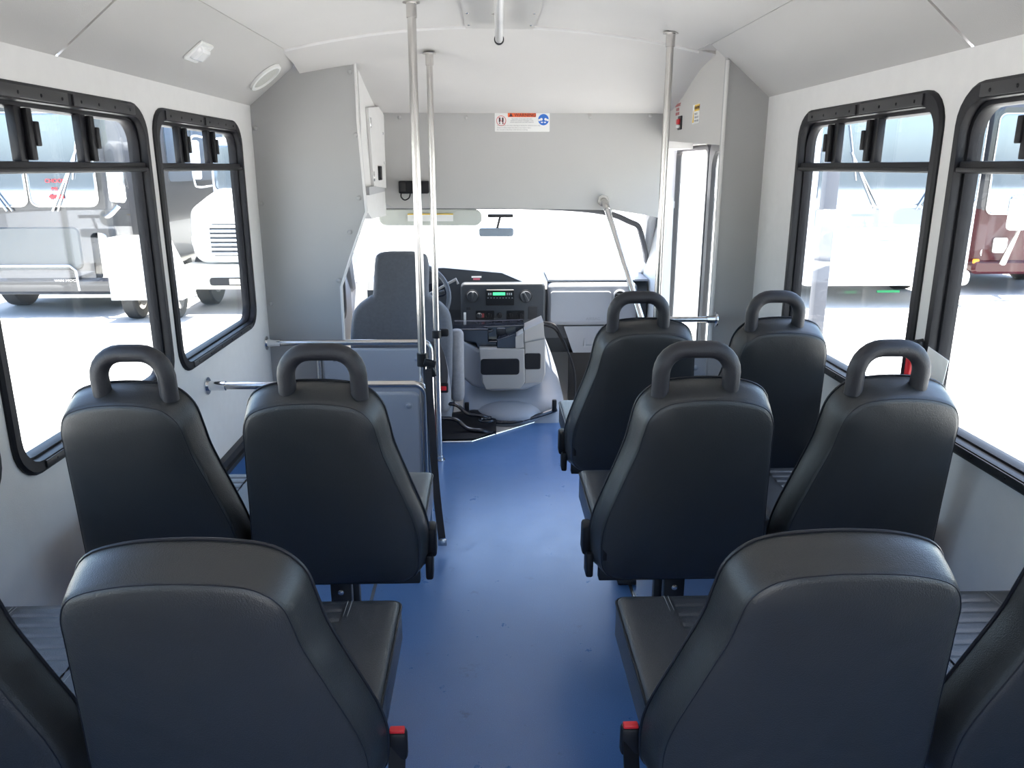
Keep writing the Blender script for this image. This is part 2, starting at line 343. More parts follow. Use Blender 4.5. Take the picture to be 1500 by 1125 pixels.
def window(X, side, a, c, zb, full):
    """side: +1 when the inside of the bus is toward -X"""
    global wn; wn += 1
    s = side; fn = lambda u, v, w: Vector((X - s * w, u, v))
    z1 = 1.74; o = rrect(a, zb, c, z1, 0.10); i1 = rrect(a + 0.032, zb + 0.035, c - 0.032, z1 - 0.045, 0.075); i2 = rrect(a + 0.045, zb + 0.045, c - 0.045, z1 - 0.06, 0.065)
    g = ringtube(B(), [(o, 0.0), (o, 0.006), (inset(o, 0.008), 0.012), (inset(i1, -0.002), 0.012), (i1, 0.004), (i1, -0.012), (inset(i2, -0.004), -0.012), (i2, -0.022), (i2, -0.045), (o, -0.045 + 0.045)], fn)
    w = struct('window_%d' % wn, g, M_frame)
    gm = B(); ya, yc = a + 0.035, c - 0.035; mz = 1.538
    box(gm, fn((ya + yc) / 2, mz, -0.012), (0.03, yc - ya, 0.030), 0.004); box(gm, fn((ya + yc) / 2, mz - 0.006, 0.006), (0.01, yc - ya, 0.012), 0.003)
    link('transom', gm, M_frame, w)
    def strip(y0, y1, m):
        gs = B(); box(gs, fn((y0 + y1) / 2, z1 - 0.024, 0.0145), (0.005, y1 - y0, 0.030), 0.001); return link('clamp_strip', gs, m, w)
    ym = (a + c) / 2
    if full:
        strip(a + 0.10, ym - 0.02, M_frameg); strip(ym + 0.01, c - 0.10, M_frameg)
        gs = B(); box(gs, fn(ym, zb + 0.020, 0.0145), (0.005, c - a - 0.22, 0.020), 0.001); link('clamp_strip', gs, M_frameg, w)
        for k in range(8):
            yy = a + 0.14 + (c - a - 0.28) * k / 7
            gs = B(); cap(gs, fn(yy, z1 - 0.026, 0.017), (-s, 0, 0), 0.005, 0.003, 10); link('screw', gs, M_black, w)
        for k in range(6):
            yy = a + 0.16 + (c - a - 0.32) * k / 5
            gs = B(); cap(gs, fn(yy, zb + 0.020, 0.017), (-s, 0, 0), 0.0035, 0.002, 8); link('screw', gs, M_black, w)
    # upper sliding sashes: two black stiles with latches
    L = c - a
    for k, q in enumerate((0.26, 0.58) if s < 0 else (0.39, 0.68)):
        yy = a + q * L
        g2 = B(); box(g2, fn(yy, 1.618, -0.012), (0.024, 0.034, 0.132), 0.003); st = link('sash_stile', g2, M_frame, w)
        g2 = B(); box(g2, fn(yy + (0.026 if k else 0.024), 1.618, 0.006), (0.016, 0.024, 0.125), 0.003)
        box(g2, fn(yy + 0.044, 1.620, 0.012), (0.014, 0.02, 0.06), 0.003); link('latch', g2, M_black, st)
    g2 = B(); slab(g2, rrect(a + 0.04, zb + 0.04, c - 0.04, z1 - 0.055, 0.07), [(0, -0.030), (0, -0.034)], fn); link('pane', g2, M_glass, w)
    return w
for i, (a, c) in enumerate(WL): window(XL, -1, a, c, 0.785, i > 1)
for i, (a, c) in enumerate(WR): window(XR, 1, a, c, 0.83, i > 0)
# ------------------------------------------------------------------ rear wall with its open door
g = B(); fnr = lambda a, b2, w: Vector((a, -0.80 - w, b2))
ringwall(g, rrect(-0.42, 0.42, 0.50, 1.74, 0.06), (XL - .05, 0, XR + .05, EAVE), fnr, 0.05)
add(g, bx((XL, -0.85, EAVE), (XR, -0.80, 2.16))); struct('wall_rear', g, M_bulk)
# ------------------------------------------------------------------ ceiling
def zc(x): return 2.135 - 0.118 * (x - 0.03) ** 2
CLx, CRx = -0.885, 0.945
g = B(); N = 20; xs = [CLx + (CRx - CLx) * i / N for i in range(N + 1)]
prof = [(x, zc(x)) for x in xs]
poly(g, [(x, -0.85, z) for x, z in prof] + [(x, -0.85, z + 0.03) for x, z in prof[::-1]], (0, 4.57, 0)); struct('ceiling', g, M_ceil)
# front cap sweeping down to the header
capY = [(3.72, 0.0), (3.95, 0.018), (4.1, 0.045), (4.3, 0.10), (4.5, 0.17), (4.65, 0.235), (4.75, 0.285)]
def zcap(x, d):
    z = zc(x) - d; f = (d / 0.285) ** 1.0; return z * (1 - f) + 1.835 * f
g = B(); N = 20; xs2 = [-0.90 + (1.21 + 0.90) * i / N for i in range(N + 1)]
top = [[g.verts.new((x, y, zcap(x, d))) for x in xs2] for y, d in capY]; bot = [[g.verts.new((x, y + 0.01, zcap(x, d) + 0.03)) for x in xs2] for y, d in capY]
for G_, rv in ((top, 0), (bot, 1)):
    for r1, r2 in zip(G_, G_[1:]):
        for i in range(N): g.faces.new((r1[i], r1[i + 1], r2[i + 1], r2[i]))
for i in range(N):
    for q in (0, -1): g.faces.new((top[q][i], top[q][i + 1], bot[q][i + 1], bot[q][i]))
for r1, r2, s1, s2 in zip(top, top[1:], bot, bot[1:]):
    for i in (0, N): g.faces.new((r1[i], r2[i], s2[i], s1[i]))
struct('ceiling.001', g, M_ceil)
g = bx((0.935, 3.54, 2.036), (1.06, 3.76, 2.050)); struct('trim_20', g, M_ceil)
g = B(); tube(g, [(x, 3.735, zc(x) - 0.003) for x in xs], 0.009, 8, sx=0.8); struct('trim_5', g, M_wall)
# sloping cove panels on both sides, in sections with dark joints
def cove(n, xa, xb, y0, y1):
    g = B(); d = Vector((xb - xa, 0, 2.035 - EAVE)).normalized(); nrm = Vector((-d.z, 0, d.x)) if xb > xa else Vector((d.z, 0, -d.x))
    p = [Vector((xa, y0, EAVE)), Vector((xb, y0, 2.035)), Vector((xb, y0, 2.035)) + Vector((0, 0, 0.03)), Vector((xa, y0, EAVE)) + Vector((0, 0, 0.03))]
    poly(g, p, (0, y1 - y0, 0)); return struct('trim_%d' % n, g, M_cove)
cove(6, XL, CLx - 0.003, 2.30, 4.09); cove(7, XL, CLx - 0.003, 0.2, 2.288); cove(8, XL, CLx - 0.003, -0.85, 0.19)
cove(9, XR, CRx + 0.003, 2.06, 3.54); cove(10, XR, CRx + 0.003, 0.2, 2.048); cove(11, XR, CRx + 0.003, -0.85, 0.19)
for n, X in ((12, CLx), (13, CRx)):
    g = bx((X - 0.012, -0.85, 2.045), (X + 0.012, 3.72, 2.07)); struct('trim_%d' % n, g, M_frameg)
g = B()
for X0, X1 in ((XL, CLx), (XR, CRx)):
    p = [(X0, -0.85, EAVE + 0.035), (X1, -0.85, 2.075), (X1, -0.85, 2.10), (X0 , -0.85, EAVE + 0.08)]; poly(g, p, (0, 4.85 if X0 < 0 else 4.4, 0))
struct('trim_14', g, M_black)
def onplane(px, py, p0, n): r = ray(px, py); return EYE + r * ((p0 - EYE).dot(n) / r.dot(n))
dL = Vector((CLx - XL, 0, 2.035 - EAVE)).normalized(); nL = Vector((dL.z, 0, -dL.x)); pL = Vector((XL, 0, EAVE))
dR = Vector((CRx - XR, 0, 2.035 - EAVE)).normalized(); nR = Vector((-dR.z, 0, -dR.x)); pR = Vector((XR, 0, EAVE))
def cove_light(px, py, p0, n, d, lab):
    c = onplane(px, py, p0, n); t_ = thing('ceiling_light', lab, 'light', c)
    fn = lambda a, b2, w: c + Vector((0, 1, 0)) * a + d * b2 + n * w
    link('bezel', slab(B(), rrect(-0.062, -0.045, 0.062, 0.045, 0.008), rnd(0.010, 0.004, 2)[3:] if 0 else [(0, 0.0005), (0, 0.006), (0.004, 0.009)], fn), M_white, t_)
    link('lens', slab(B(), rrect(-0.045, -0.030, 0.045, 0.030, 0.012), [(0, 0.009), (0.004, 0.020), (0.012, 0.026)], fn), M_lens, t_)
def cove_speaker(px, py, p0, n, d, lab):
    c = onplane(px, py, p0, n); t_ = thing('ceiling_speaker', lab, 'speaker', c)
    fn = lambda a, b2, w: c + Vector((0, 1, 0)) * a + d * b2 + n * w
    e = lambda rx, ry: [Vector((rx * math.cos(2 * math.pi * k / 40), ry * math.sin(2 * math.pi * k / 40))) for k in range(40)]
    link('surround', ringtube(B(), [(e(0.092, 0.085), 0.0005), (e(0.090, 0.083), 0.012), (e(0.078, 0.071), 0.014), (e(0.076, 0.069), 0.0005)], fn), M_white, t_)
    link('grille', slab(B(), e(0.0755, 0.0685), [(0, 0.0005), (0, 0.006)], fn), M_spk, t_)
cove_light(290, 75, pL, nL, dL, 'small square white courtesy light on the left sloping ceiling panel')
cove_light(1158, 77, pR, nR, dR, 'small square white courtesy light on the right sloping ceiling panel')
cove_speaker(388, 112, pL, nL, dL, 'oval speaker with pale grille on the left sloping ceiling panel')
cove_speaker(1110, 92, pR, nR, dR, 'oval speaker with pale grille on the right sloping ceiling panel')
# centre access panel in the ceiling
t_ = thing('ceiling_access_panel', 'flat grey access panel with screws in the middle of the ceiling', 'panel', (0.06, 3.0, 2.13))
g = B(); poly(g, [(-0.10, 1.0, 2.128), (0.215, 1.0, 2.126), (0.205, 3.715, 2.126), (-0.09, 3.715, 2.128)], (0, 0, -0.008)); link('panel', g, M_cove, t_)
for x in (-0.075, 0.19):
    for y in (2.75, 3.05, 3.35, 3.62):
        g = B(); cap(g, (x, y, 2.119), (0, 0, -1), 0.008, 0.004, 10); link('screw', g, M_steel, t_)
# ------------------------------------------------------------------ front left bulkhead behind the driver
Yb = 4.07
g = B(); pl = [(XL, 0), (XL, EAVE + 0.005), (CLx, 2.04), (-0.75, 2.035), (-0.632, 2.03), (-0.632, 1.75), (-0.612, 1.32), (-0.70, 1.10), (-0.76, 0.94), (-0.765, 0.0)]
poly(g, [(x, Yb, z) for x, z in pl], (0, 0.05, 0)); wb = struct('wall_front_left', g, M_bulk)
for px, py in ((374, 188), (383, 298), (513, 105), (521, 198), (526, 290), (513, 340), (496, 411), (397, 445)):
    p = PY(px, py, Yb); g = B(); disc(g, p, (0, -1, 0), 0.016, 0.003, 16); cap(g, p + Vector((0, -0.003, 0)), (0, -1, 0), 0.012, 0.006, 14); link('screw_cap', g, M_bulk, wb)
g = B(); tube(g, [(-0.632, Yb - 0.004, 2.03), (-0.632, Yb - 0.004, 1.75), (-0.612, Yb - 0.004, 1.32), (-0.70, Yb - 0.004, 1.10), (-0.76, Yb - 0.004, 0.94), (-0.765, Yb - 0.004, 0.0)], 0.007, 8); link('edge_trim', g, M_wall, wb)
# side panel between bulkhead and header, with electrical access door
g = B(); xa, xb_ = -0.628, -0.60
def sp_(y, z, off=0.0): f = (y - 4.1) / 0.65; return Vector((xa + (xb_ - xa) * f + off, y, z))
poly(g, [sp_(4.12, 2.05), sp_(4.12, 1.34), sp_(4.30, 1.27), sp_(4.76, 1.26), sp_(4.76, 1.85), sp_(4.6, 1.90), sp_(4.4, 1.97)], (-0.03, 0, 0)); struct('wall_front_side', g, M_wall)
t_ = thing('electrical_access_door', 'pale hinged access door with black latch on the side panel behind the driver', 'hatch', sp_(4.5, 1.5))
g = B(); poly(g, [sp_(4.32, 1.44, 0.002), sp_(4.70, 1.42, 0.002), sp_(4.72, 1.82, 0.002), sp_(4.62, 1.86, 0.002), sp_(4.26, 1.83, 0.002)], (0.014, 0, 0)); dr = link('door_leaf', g, M_wall, t_)
g = B(); box(g, sp_(4.50, 1.505, 0.02), (0.010, 0.10, 0.075), 0.004); link('latch', g, M_black, t_)
for y, z in ((4.30, 1.76), (4.33, 1.49)):
    g = B(); box(g, sp_(y, z, 0.016), (0.008, 0.02, 0.05), 0.002); link('hinge', g, M_chrome, t_)
for y, z in ((4.66, 1.72), (4.66, 1.56)):
    g = B(); cap(g, sp_(y, z, 0.016), (1, 0, 0), 0.008, 0.004, 10); link('screw', g, M_chrome, t_)
# ------------------------------------------------------------------ header board over the windscreen
Yh = 4.75
g = B(); hb = [(-0.62, 1.84), (-0.62, 1.345), (-0.55, 1.305), (0.2, 1.30), (0.75, 1.29), (0.95, 1.26), (1.045, 1.24), (1.045, 1.84)]
poly(g, [(x, Yh, z) for x, z in hb], (0, 0.04, 0)); wh = struct('wall_front', g, M_wall)
M_head = mat('header_vinyl', (0.47, 0.465, 0.455), 0.55, bump=0.3, bscale=400); wh.data.materials[0] = M_head
for px, py in ((585, 172), (683, 172), (865, 171), (953, 169), (893, 310)):
    p = PY(px, py, Yh); g = B(); disc(g, p, (0, -1, 0), 0.016, 0.003, 16); cap(g, p + Vector((0, -0.003, 0)), (0, -1, 0), 0.011, 0.006, 14); link('screw_cap', g, M_head, wh)
# warning sign
c = PY(765, 178, Yh); c.y = Yh
t_ = thing('warning_sign', 'white safety sticker with orange warning bar and round symbols above the windscreen', 'sign', c)
u, v, wv = Vector((1, 0, 0)), Vector((0, 0, 1)), Vector((0, -1, 0)); fs = plate_fn(c, u, v, wv)
sw, sh = 0.158, 0.056
link('backing', slab(B(), rrect(-sw, -sh, sw, sh, 0.004), [(0, 0.0005), (0, 0.002)], fs), M_label, t_)
link('orange_bar', slab(B(), rrect(-0.083, 0.024, 0.079, 0.047, 0.002), [(0, 0.002), (0, 0.003)], fs), M_orange, t_)
link('heading', text_bm('\u25B2 WARNING', 0.026, fs(0.0, 0.0345, 0.0035), u, v, sx=0.98), M_dark, t_)
def circ(cx, cy, r, n=28): return [Vector((cx + r * math.cos(2 * math.pi * k / n), cy + r * math.sin(2 * math.pi * k / n))) for k in range(n)]
link('blue_disc', slab(B(), circ(0.122, 0.010, 0.031), [(0, 0.002), (0, 0.003)], fs), M_blue, t_)
g = B()
for s in (-1, 1):
    slab(g, circ(0.122 + s * 0.012, 0.012, 0.0075, 14), [(0, 0.003), (0, 0.0036)], fs); slab(g, rrect(0.122 + s * 0.024 - 0.006, 0.002, 0.122 + s * 0.024 + 0.006, 0.014, 0.003, 3), [(0, 0.003), (0, 0.0036)], fs)
    slab(g, rrect(0.122 + s * 0.009 - 0.006, -0.008, 0.122 + s * 0.009 + 0.006, -0.001, 0.002, 3), [(0, 0.003), (0, 0.0036)], fs)
link('white_symbols', g, M_label, t_)
g = B(); ringtube(g, [(circ(-0.121, 0.004, 0.028), 0.002), (circ(-0.121, 0.004, 0.028), 0.003), (circ(-0.121, 0.004, 0.0255), 0.003), (circ(-0.121, 0.004, 0.0255), 0.002)], fs)
box(g, fs(-0.121, 0.004, 0.0026), (0.052, 0.0008, 0.0025), 0, Matrix.Rotation(math.radians(-45), 3, 'Y') if 0 else Matrix.Rotation(math.radians(45), 3, 'Y')); link('prohibition_ring', g, M_red, t_)
g = B()
for s in (-1, 1):
    slab(g, rrect(-0.121 + s * 0.009 - 0.0045, -0.004, -0.121 + s * 0.009 + 0.0045, 0.022, 0.004, 3), [(0, 0.002), (0, 0.0032)], fs); slab(g, rrect(-0.121 + s * 0.009 - 0.003, -0.014, -0.121 + s * 0.009 + 0.003, -0.006, 0.002, 3), [(0, 0.002), (0, 0.0032)], fs)
link('figures', g, M_dark, t_)
g = B()
for s_, y_, z_ in (('Stand clear of the step well while', 0.0, 0.014), ('vehicle is in motion. Passengers must', 0.0, 0.005), ('remain seated with seat belts fastened.', 0.0, -0.004)):
    add(g, text_bm(s_, 0.0088, fs(-0.002, z_, 0.0023), u, v, 0.0003))
for s_, z_ in (('Hold the hand rails when entering or leaving the vehicle at every stop.', -0.022), ('Failure to follow these instructions may result in injury.', -0.034), ('Do not talk to the driver while the bus is moving.', -0.045)):
    add(g, text_bm(s_, 0.0088, fs(-0.145, z_, 0.0023), u, v, 0.0003, 'LEFT'))
link('small_print', g, M_ink, t_)
# black device with cable on the header
c = PY(607, 274, Yh); c.y = Yh; t_ = thing('camera_monitor', 'small black box with a cable loop mounted above the driver sun visor', 'device', c)
g = B(); box(g, c + Vector((0, -0.025, 0)), (0.175, 0.05, 0.072), 0.008); link('housing', g, M_black, t_)
g = B(); box(g, c + Vector((-0.06, -0.052, 0)), (0.03, 0.008, 0.05), 0.003); link('bracket', g, M_metalblk, t_)
g = B(); tube(g, smoothpath([c + Vector((-0.075, -0.03, -0.034)), c + Vector((-0.075, -0.035, -0.055)), c + Vector((-0.055, -0.04, -0.072)), c + Vector((-0.03, -0.035, -0.060)), c + Vector((-0.022, -0.03, -0.034))], 6), 0.004, 8); link('cable', g, M_black, t_)
# ------------------------------------------------------------------ right partition behind the entry door
Yr = 3.51
g = B(); poly(g, [(XR, Yr, 0), (XR, Yr, EAVE + 0.005), (1.012, Yr, 1.99), (1.018, Yr, 0.0)], (0, 0.04, 0)); wp = struct('wall_front_right', g, M_bulk)
g = B(); tube(g, [(1.012, Yr - 0.003, 1.97), (1.018, Yr - 0.003, 0.70)], 0.008, 8); link('edge_trim', g, M_wall, wp)
t_ = thing('modesty_panel', 'grey padded panel below the rail beside the entry door', 'partition', (0.89, Yr, 0))
g = B(); slab(g, rrect(0.775, 0.03, 1.01, 0.69, 0.02), rnd(0.03, 0.008, 3), lambda a, b2, w: Vector((a, Yr - 0.004 + w, b2))); mp = link('panel', g, M_part, t_)
p = PY(1050, 495, Yr); g = B(); cap(g, (1.0 - 0.04, Yr - 0.004, 0.64), (0, -1, 0), 0.013, 0.008, 14); link('screw_cap', g, M_part, t_)
# header cover above the entry door, with stickers
g = B(); Xd = 1.018
dp = [(3.55, 1.63), (3.55, 2.06), (3.75, 2.08), (4.0, 2.05), (4.25, 1.99), (4.5, 1.93), (4.68, 1.85), (4.70, 1.70), (4.62, 1.68), (4.2, 1.66)]
poly(g, [(Xd, y, z) for y, z in dp], (0.03, 0, 0)); add(g, bx((Xd + 0.002, 3.56, 1.70), (XR, 4.74, 1.73)))
t_ = thing('door_header_cover', 'pale panel with warning stickers above the entry door', 'panel', (Xd, 4.0, 1.7)); link('cover', g, M_cove, t_)
def onXp(px, py): return PX(px, py, Xd)
c = onXp(1020, 167); fd = plate_fn(c, Vector((0, -1, 0)), Vector((0, 0, 1)), Vector((-1, 0, 0)))
s_ = thing('caution_sticker', 'yellow and white caution sticker on the panel above the entry door', 'sticker', c)
link('backing', slab(B(), rrect(-0.065, -0.045, 0.065, 0.045, 0.003), [(0, 0.0005), (0, 0.002)], fd), M_label, s_)
link('yellow_bar', slab(B(), rrect(-0.028, 0.013, 0.063, 0.043, 0.001), [(0, 0.002), (0, 0.003)], fd), M_yellow, s_)
link('yellow_triangle', slab(B(), [Vector((-0.060, -0.038)), Vector((-0.034, -0.038)), Vector((-0.046, 0.020))], [(0, 0.002), (0, 0.003)], fd), M_yellow, s_)
link('lettering', text_bm('CAUTION', 0.021, fd(0.018, 0.028, 0.0034), (0, -1, 0), (0, 0, 1)), M_dark, s_)
g = B()
for q, s2 in enumerate(('WATCH', 'YOUR STEP', 'DOOR AREA')): add(g, text_bm(s2, 0.014, fd(-0.024, 0.0 - q * 0.016, 0.0024), (0, -1, 0), (0, 0, 1), 0.0003, 'LEFT'))
link('small_print', g, M_ink, s_)
c = onXp(993, 160); fd = plate_fn(c, Vector((0, -1, 0)), Vector((0, 0, 1)), Vector((-1, 0, 0)))
g = B()
for q, s2 in enumerate(('EMERGENCY', 'DOOR', 'RELEASE')): add(g, text_bm(s2, 0.022, fd(0, 0.02 - q * 0.022, 0.001), (0, -1, 0), (0, 0, 1), 0.0006))
tag(link('door_release_lettering', g, mat('faded_red_ink', (0.45, 0.12, 0.13), 0.5)), 'small faded red lettering beside the pole on the door header', 'lettering')
c = onXp(997, 180); s_ = thing('emergency_release', 'small red and white release handle recessed above the entry door', 'handle', c)
g = B(); box(g, c + Vector((-0.004, 0, 0)), (0.008, 0.075, 0.07), 0.004); link('recess', g, M_frameg, s_)
g = B(); box(g, c + Vector((-0.014, 0, 0.006)), (0.014, 0.05, 0.028), 0.006); link('knob', g, M_red, s_)
g = B(); box(g, c + Vector((-0.014, 0, -0.018)), (0.012, 0.05, 0.016), 0.004); link('plate', g, M_white, s_)
# ------------------------------------------------------------------ entry door and its well
g = B(); fdn = lambda a, b2, w: Vector((XR + 0.02 + w, a, b2))
ringtube(g, [(rrect(3.60, -0.50, 4.46, 1.66, 0.06), 0), (rrect(3.60, -0.50, 4.46, 1.66, 0.06), 0.03), (rrect(3.64, -0.44, 4.40, 1.62, 0.09), 0.03), (rrect(3.64, -0.44, 4.40, 1.62, 0.09), 0)], fdn)
ringtube(g, [(rrect(4.48, -0.50, 5.24, 1.66, 0.06), 0), (rrect(4.48, -0.50, 5.24, 1.66, 0.06), 0.03), (rrect(4.50, -0.44, 5.22, 1.63, 0.05), 0.03), (rrect(4.50, -0.44, 5.22, 1.63, 0.05), 0)], fdn)
d1 = struct('door_1', g, M_frameg)
for a, c_ in ((3.63, 4.41), (4.49, 5.23)):
    g = slab(B(), rrect(a, -0.45, c_, 1.61, 0.05), [(0, 0.012), (0, 0.016)], fdn); link('pane', g, M_glass, d1)
g = bx((XR, 3.55, 1.665), (XR + 0.06, 5.35, 2.13)); add(g, bx((XR, 5.25, -0.5), (XR + 0.06, 5.35, 1.665))); add(g, bx((1.13, 5.25, -0.5), (XR, 5.30, 1.9))); add(g, bx((0.93, 3.5, 2.11), (XR, 4.80, 2.13))); add(g, bx((1.045, 4.75, 1.64), (XR, 4.80, 2.12))); add(g, bx((1.06, 4.80, 1.64), (XR, 5.35, 1.68)))
struct('trim_15', g, M_wall)
g = bx((0.76, 3.53, -0.55), (XR + 0.05, 5.35, -0.50)); add(g, bx((0.76, 3.53, -0.28), (0.98, 4.8, -0.25))); struct('trim_16', g, M_black)
# ------------------------------------------------------------------ cab shell
M_cab = mat('cab_trim_grey', (0.42, 0.42, 0.43), 0.55, bump=0.2)
g = bx((-1.0, 4.25, -0.36), (1.12, 6.0, -0.32)); struct('floor.001', g, M_black)
g = B(); fc = lambda a, b2, w: Vector((-0.97 - w, a, b2))
ringwall(g, rrect(4.30, 0.56, 5.30, 1.30, 0.08), (4.12, -0.36, 5.55, 1.42), fc, 0.06); wcl = struct('wall_cab_left', g, M_cab)
g = B(); ringtube(g, [(rrect(4.30, 0.56, 5.30, 1.30, 0.08), -0.01), (rrect(4.30, 0.56, 5.30, 1.30, 0.08), 0.03), (rrect(4.33, 0.59, 5.27, 1.27, 0.07), 0.03), (rrect(4.33, 0.59, 5.27, 1.27, 0.07), -0.01)], fc)
wc = struct('window_%d' % (wn + 1), g, M_black); g = slab(B(), rrect(4.32, 0.58, 5.28, 1.28, 0.07), [(0, 0.018), (0, 0.022)], fc); link('pane', g, M_glass, wc)
g = B(); poly(g, [(1.08, 4.78, -0.36), (1.08, 5.75, -0.36), (1.08, 5.75, 0.80), (1.07, 5.3, 1.08), (1.06, 5.02, 1.33), (1.06, 4.78, 1.36)], (0.05, 0, 0)); struct('wall_cab_right', g, mat('cab_side_lit_pale', (0.72, 0.72, 0.71), 0.5))  # whiter than the left cab trim: light from the entry door put into the colour
g = bx((-1.03, 4.12, 1.40), (-0.6, 5.0, 1.44)); add(g, bx((-0.62, 4.79, 1.30), (1.12, 5.05, 1.34))); add(g, bx((-1.0, 4.79, 1.34), (-0.60, 5.02, 1.40))); struct('ceiling.002', g, M_cab)
# outer cab nose below the glass
g = B(); poly(g, [(-1.03, 5.60, -0.36), (-1.03, 5.78, 0.70), (-1.03, 5.60, 0.74), (-1.03, 5.45, -0.36)], (2.16, 0, 0)); struct('wall_cab_front', g, M_wpaint)
# windscreen: raked frame and glass
wT = [(-0.78, 4.96, 1.24), (-0.50, 4.99, 1.29), (0.15, 5.02, 1.30), (0.66, 5.00, 1.275), (0.88, 4.99, 1.21), (0.97, 5.03, 1.13)]
wBt = [(1.09, 5.58, 0.76), (0.6, 5.74, 0.73), (0.05, 5.78, 0.73), (-0.5, 5.74, 0.73), (-0.99, 5.58, 0.76)]
wL_ = [(-0.90, 5.06, 1.12)]
loop = smoothpath([Vector(p) for p in wT + wBt + wL_], 5, True)
cc = sum(loop, Vector()) / len(loop)
g = B(); tube(g, loop, 0.018, 10, True); ws = struct('window_%d' % (wn + 2), g, mat('windscreen_seal', (0.10, 0.10, 0.105), 0.5))
g = B(); vs = [g.verts.new(p) for p in loop]; cv = g.verts.new(cc)
for i in range(len(vs)): g.faces.new((vs[i], vs[(i + 1) % len(vs)], cv))
link('pane', g, M_glass, ws)
# filler around the windscreen: pillars
g = B()
tube(g, [(-0.99, 5.60, 0.72), (-0.95, 5.25, 1.02), (-0.92, 4.98, 1.24), (-0.90, 4.80, 1.38)], 0.05, 10); struct('trim_17', g, M_cab)
g = B(); tube(g, [(1.10, 5.60, 0.72), (1.06, 5.25, 1.02), (1.02, 4.98, 1.24), (1.02, 4.80, 1.34)], 0.04, 10); struct('trim_18', g, mat('cab_side_lit_pale', (0.72, 0.72, 0.71), 0.5))  # right pillar shares the colour brightened for the entry-door light
# door mirror outside the driver's window
t_ = thing('door_mirror', 'dark rear-view mirror outside the driver side window', 'mirror', (-1.25, 4.95, 0.9))
g = B(); box(g, (-1.22, 5.15, 0.98), (0.16, 0.08, 0.24), 0.03); link('housing', g, M_black, t_); g = B(); tube(g, [(-1.22, 5.15, 0.88), (-1.12, 5.12, 0.80), (-1.02, 5.10, 0.74)], 0.012); link('arm', g, M_black, t_)
# sun visor, interior mirror
t_ = thing('sun_visor', 'pale grey sun visor folded down above the driver side of the windscreen', 'visor', PY(632, 310, 4.86))
a = PY(556, 328, 4.9); c_ = PY(706, 306, 4.9)
g = slab(B(), rrect(a.x, a.z - 0.01, c_.x, c_.z, 0.045), rnd(0.022, 0.009, 3), lambda u_, v_, w: Vector((u_, 4.86 + w + (c_.z - v_) * 0.15, v_))); vi = link('visor_body', g, mat('visor_fabric', (0.52, 0.54, 0.50), 0.7), t_)
for px0, px1 in ((597, 664),):
    a2 = PY(px0, 313, 4.86); b3 = PY(px1, 324, 4.86); g = bx((a2.x, 4.855, b3.z), (b3.x, 4.858, a2.z - 0.006)); link('label', g, M_label, t_)
    g = bx((a2.x, 4.853, a2.z - 0.006), (b3.x, 4.858, a2.z)); link('label_stripe', g, M_yellow, t_)
t_ = thing('rear_view_mirror', 'interior rear-view mirror hanging at the top of the windscreen', 'mirror', PY(733, 318, 5.0))
c_ = PY(727, 340, 5.02); g = B(); box(g, c_, (0.22, 0.03, 0.055), 0.014); link('housing', g, mat('mirror_grey', (0.25, 0.30, 0.36), 0.3), t_)
g = B(); p = PY(733, 316, 5.02); box(g, p, (0.16, 0.03, 0.02), 0.006); tube(g, [p, c_], 0.008, 8); link('bracket', g, M_frameg, t_)
# ------------------------------------------------------------------ dashboard
Yd = 5.18
def D(px, py, dy=0.0): return PY(px, py, Yd + dy)
x0 = -0.80; x1 = 1.06
t_ = thing('dashboard', 'wide dashboard with dark centre stack and pale passenger side under the windscreen', 'dashboard', (0.05, 5.3, 0.0))
zt = D(860, 413).z
g = B(); poly(g, [(x0, Yd + 0.03, 0.42), (x0, Yd + 0.01, zt - 0.05), (x0, Yd + 0.05, zt), (x0, 5.62, zt + 0.01), (x0, 5.70, zt - 0.04), (x0, 5.58, 0.30), (x0, 5.3, 0.30)], (x1 - x0, 0, 0))
link('body', g, M_dashd, t_)
a = D(802, 418); c_ = D(927, 476)
g = slab(B(), rrect(a.x, c_.z, c_.x + 0.02, a.z + 0.02, 0.04), rnd(0.16, 0.03, 4), lambda u_, v_, w: Vector((u_, Yd - 0.02 + w, v_))); link('passenger_panel', g, M_dashl, t_)
g = B(); a = D(803, 412); poly(g, [(a.x, Yd + 0.0, zt + 0.004), (x1, Yd + 0.0, zt + 0.004), (x1, 5.6, zt + 0.02), (a.x, 5.6, zt + 0.02)], (0, 0, 0.012)); link('dash_top', g, M_dashl, t_)
a = D(806, 426); c_ = D(893, 471)
g = slab(B(), rrect(a.x, c_.z, c_.x, a.z, 0.02), rnd(0.012, 0.005, 2), lambda u_, v_, w: Vector((u_, Yd - 0.028 + w, v_))); gp = link('airbag_cover', g, M_dashl, t_)
cpt = D(868, 466); link('airbag_lettering', text_bm('AIRBAG', 0.028, (cpt.x, Yd - 0.029, cpt.z), (1, 0, 0), (0, 0, 1), 0.0006), mat('faint_lettering', (0.22, 0.23, 0.25), 0.5), gp)
cpt = D(907, 433); e = lambda r: [Vector((cpt.x + r * math.cos(2 * math.pi * k / 30), cpt.z + r * math.sin(2 * math.pi * k / 30))) for k in range(30)]
fv = lambda u_, v_, w: Vector((u_, Yd - 0.02 - w, v_))
g = ringtube(B(), [(e(0.045), 0), (e(0.045), 0.015), (e(0.036), 0.018), (e(0.033), 0.0)], fv); vt = link('air_vent', g, M_dashl, t_)
g = slab(B(), e(0.034), [(0, 0.001), (0, 0.006)], fv); link('vent_core', g, M_black, vt)
g = B()
for k in (-1, 0, 1): box(g, (cpt.x, Yd - 0.03, cpt.z + k * 0.016), (0.05, 0.012, 0.004), 0.001)
link('vent_vane', g, M_dashl, vt)
